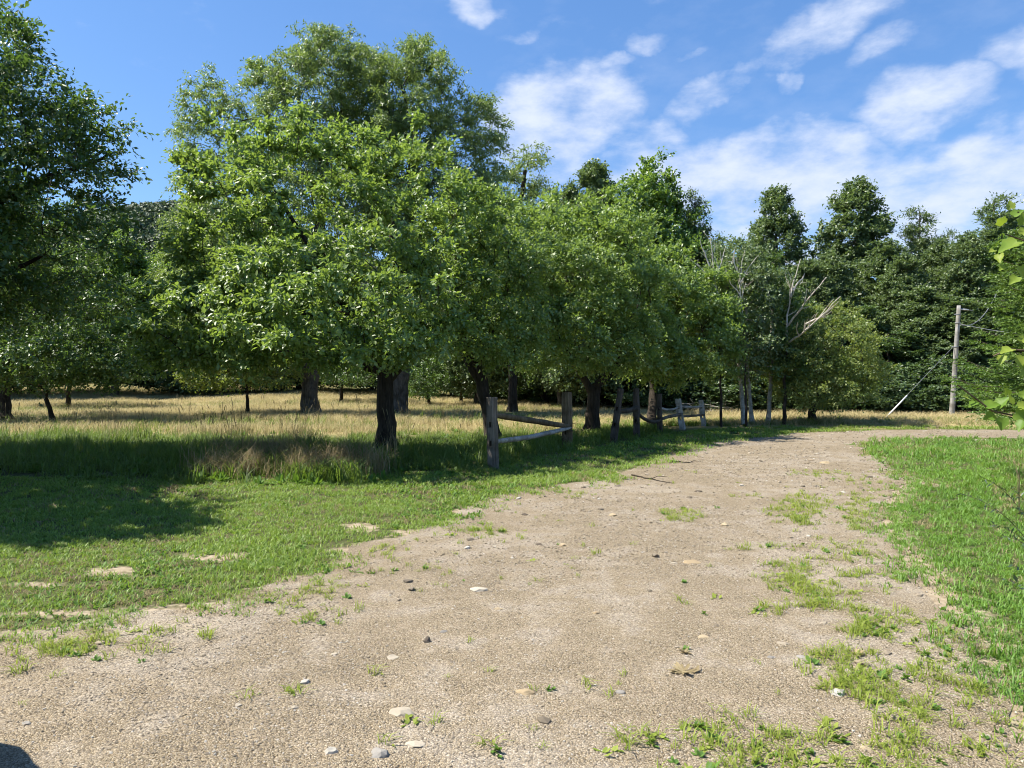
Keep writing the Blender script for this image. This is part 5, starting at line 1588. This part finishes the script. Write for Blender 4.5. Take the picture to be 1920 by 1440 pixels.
def lobed_leaf():
    """broad lobed leaf, stalk at the origin, growing along +x, gently cupped"""
    out = [(0, 0), (-.10, .16), (-.06, .36), (.10, .46), (.24, .42), (.36, .50), (.50, .42), (.62, .27), (.78, .19), (.90, .10), (1.0, 0)]
    rim = out + [(x, -y) for (x, y) in out[-2:0:-1]]
    V = [(.32, 0, -.10)]
    for (x, y) in rim: V.append((x, y, .34 * abs(y) - .26 * x * x + (.03 if (x, y) in out[::2] else -.01)))
    n = len(rim)
    Fc = [(0, 1 + i, 1 + (i + 1) % n) for i in range(n)]
    return mesh_np('leaf', np.array(V), np.array(Fc), M['vine'], True, {'rnd': ('POINT', np.full(len(V), .5))})


LEAF = lobed_leaf()
LEAF2 = LEAF.copy(); LEAF2.attributes['rnd'].data.foreach_set('value', np.full(len(LEAF2.vertices), .95, np.float32))
LEAF3 = LEAF.copy(); LEAF3.attributes['rnd'].data.foreach_set('value', np.full(len(LEAF3.vertices), .15, np.float32))


def sapling(label, base, stems, leafs, seed):
    r = np.random.default_rng(seed)
    root = empty('sapling', base)
    tag(root, label, 'sapling', 'broad-leaved shoots at the right edge')
    org = np.array(base)
    for st in stems:
        pp = np.array([np.array(P(*q)) if len(q) == 3 else np.array(q[:3]) for q in st])
        seg = np.cumsum([0] + list(np.linalg.norm(np.diff(pp, axis=0), axis=1))); n = 12
        s = np.linspace(0, seg[-1], n); q = np.stack([np.interp(s, seg, pp[:, i]) for i in range(3)], -1)
        v, f = tube_mesh([(q - org, np.linspace(.011, .0038, n), 5)])
        obj('stem', mesh_np('stem', v, f, M['wood_brown'], True), root)
    for (px, py, D, sz, az, tilt) in leafs:
        o = obj('leaf', [LEAF, LEAF2, LEAF3][r.integers(0, 3)], root)
        p = np.array(P(px, py, D)) - org
        s = sz / F * D * .76 * r.uniform(.8, 1.1)
        o.scale = (s, s, s)
        nx = Vector((math.cos(math.radians(az)), -.25 + r.normal(0, .15), math.sin(math.radians(az)))).normalized()      # leaf axis
        nz = Vector((r.normal(0, .45) - .3, -.6 + r.normal(0, .3), .7 + tilt)).normalized()
        ny = nz.cross(nx).normalized(); nz = nx.cross(ny)
        mt = Matrix((nx, ny, nz)).transposed().to_4x4()
        o.rotation_euler = mt.to_euler(); o.location = p


D0 = 3.6
bs = (3.25, 3.7, 0)
sapling('shoots with large yellow-green lobed leaves hanging at the upper right edge', bs,
        [[(3.25, 3.7, 0, 1), (2200, 800, D0), (2050, 560, D0), (1960, 460, D0), (1885, 440, D0)], [(2050, 560, D0), (1990, 440, D0), (1905, 398, D0)],
         [(2060, 680, D0), (1960, 660, D0), (1890, 655, D0), (1862, 668, D0)]],
        [(1905, 455, 3.5, 46, 200, 0), (1880, 420, 3.6, 30, 150, .2), (1898, 405, 3.6, 28, 40, 0), (1915, 440, 3.5, 34, 60, 0), (1872, 478, 3.6, 24, 250, -.2), (1912, 500, 3.5, 32, 290, 0), (1862, 470, 3.7, 16, 190, 0),
         (1918, 420, 3.5, 30, 110, 0), (1893, 392, 3.7, 22, 100, 0), (1905, 520, 3.5, 26, 215, 0), (1925, 470, 3.4, 40, 300, 0), (1880, 500, 3.6, 22, 210, 0),
         (1895, 655, 3.5, 34, 190, 0), (1918, 668, 3.5, 34, 260, 0), (1880, 668, 3.6, 24, 240, 0), (1858, 650, 3.7, 14, 150, 0), (1915, 640, 3.5, 26, 60, 0), (1925, 690, 3.5, 34, 220, -.3)], 411)
sapling('low arching stem with bright lobed leaves at the right edge before the pole', (3.3, 3.6, 0),
        [[(3.3, 3.6, 0, 1), (2250, 900, D0), (2080, 810, D0), (1960, 790, D0), (1880, 780, D0), (1840, 760, D0), (1796, 722, D0)]],
        [(1830, 755, 3.6, 24, 200, 0), (1850, 762, 3.6, 30, 20, 0), (1872, 762, 3.6, 34, 60, 0), (1895, 755, 3.5, 30, 100, 0), (1905, 775, 3.5, 40, 330, 0), (1880, 785, 3.5, 36, 260, 0), (1862, 778, 3.6, 30, 200, 0),
         (1918, 745, 3.5, 30, 80, 0), (1920, 790, 3.4, 34, 230, 0), (1890, 740, 3.6, 22, 120, 0), (1815, 745, 3.7, 16, 160, 0), (1910, 762, 3.5, 28, 10, 0)], 412)


def leafy_stems(name, label, base, tips, ll, lw, per, seed, mat, rad=.004):
    """weed with narrow leaves up its stems, tips given as points"""
    r = np.random.default_rng(seed)
    root = empty(name, base); org = np.array(base)
    tag(root, label, 'weed')
    chains, Vs, Fs, Rs = [], [], [], []
    k = 0
    for tip in tips:
        tip = np.array(P(*tip)) - org; n = 16; t = np.linspace(0, 1, n)[:, None]
        c = np.array([tip[0] * .25, tip[1] * .4, tip[2] * .85])
        s0 = r.normal(0, .03, 3) * [1, 1, 0]
        pp = (1 - t) ** 2 * s0 + 2 * t * (1 - t) * c + t * t * tip
        chains.append((pp, np.linspace(rad, .0012, n), 5))
        for j in range(per):
            u = .2 + .8 * (j + r.uniform()) / per
            p = np.array([np.interp(u, t[:, 0], pp[:, i]) for i in range(3)])
            ax = unit(np.array([np.interp(min(1, u + .05), t[:, 0], pp[:, i]) for i in range(3)]) - p + 1e-6)
            a = unit(ax * .6 + r.normal(0, .7, 3)); s = unit(np.cross(a, [0, 0, 1.0] + r.normal(0, .4, 3)))
            L_ = ll * r.uniform(.6, 1.1) * (1.15 - .5 * u); W = lw * r.uniform(.7, 1.1) / 2
            Vs += [p, p + a * L_ * .45 + s * W, p + a * L_ + np.array([0, 0, -.15 * L_]), p + a * L_ * .45 - s * W]
            Fs += [(k, k + 1, k + 2), (k, k + 2, k + 3)]; k += 4; Rs += [r.uniform()] * 4
    v, f = tube_mesh(chains)
    obj('stems', mesh_np('stems', v, f, M['wood_brown'], True), root)
    obj('leaves', mesh_np('leaves', np.array(Vs), np.array(Fs), M[mat], False, {'rnd': ('POINT', Rs)}), root)


leafy_stems('wild_willow', 'dusky narrow-leaved weed arching over the right lawn edge', (3.75, 4.9, 0),
            [(1800, 925, 4.9), (1842, 895, 5.0), (1865, 985, 4.7), (1895, 915, 4.9), (1880, 1005, 4.6), (1930, 880, 5.0), (1905, 950, 4.8)], .075, .013, 34, 421, 'mugwort')
leafy_stems('wild_willow', 'leafy dark weed low at the right edge below the arching one', (3.1, 3.85, 0),
            [(1882, 1085, 3.9), (1900, 1060, 3.9), (1915, 1105, 3.8), (1930, 1040, 3.9)], .085, .022, 16, 422, 'mugwort')
# straw coloured tuft at the right edge
tf = tuft('straw_tuft', 130, .28, .45, .95, .006, M['dry'], .45, .4, 431)
tfo = bpy.data.objects.new('grass_tuft', tf.data); col.objects.link(tfo); tfo.location = (6.0, 8.0, 0)
tag(tfo, 'tall straw coloured grass tuft at the right edge of the lawn', 'grass tuft')
print('tris', sum(len(o.data.loops) - 2 * len(o.data.polygons) for o in {ob.data.name: ob for ob in sc.objects if ob.type == 'MESH'}.values()))
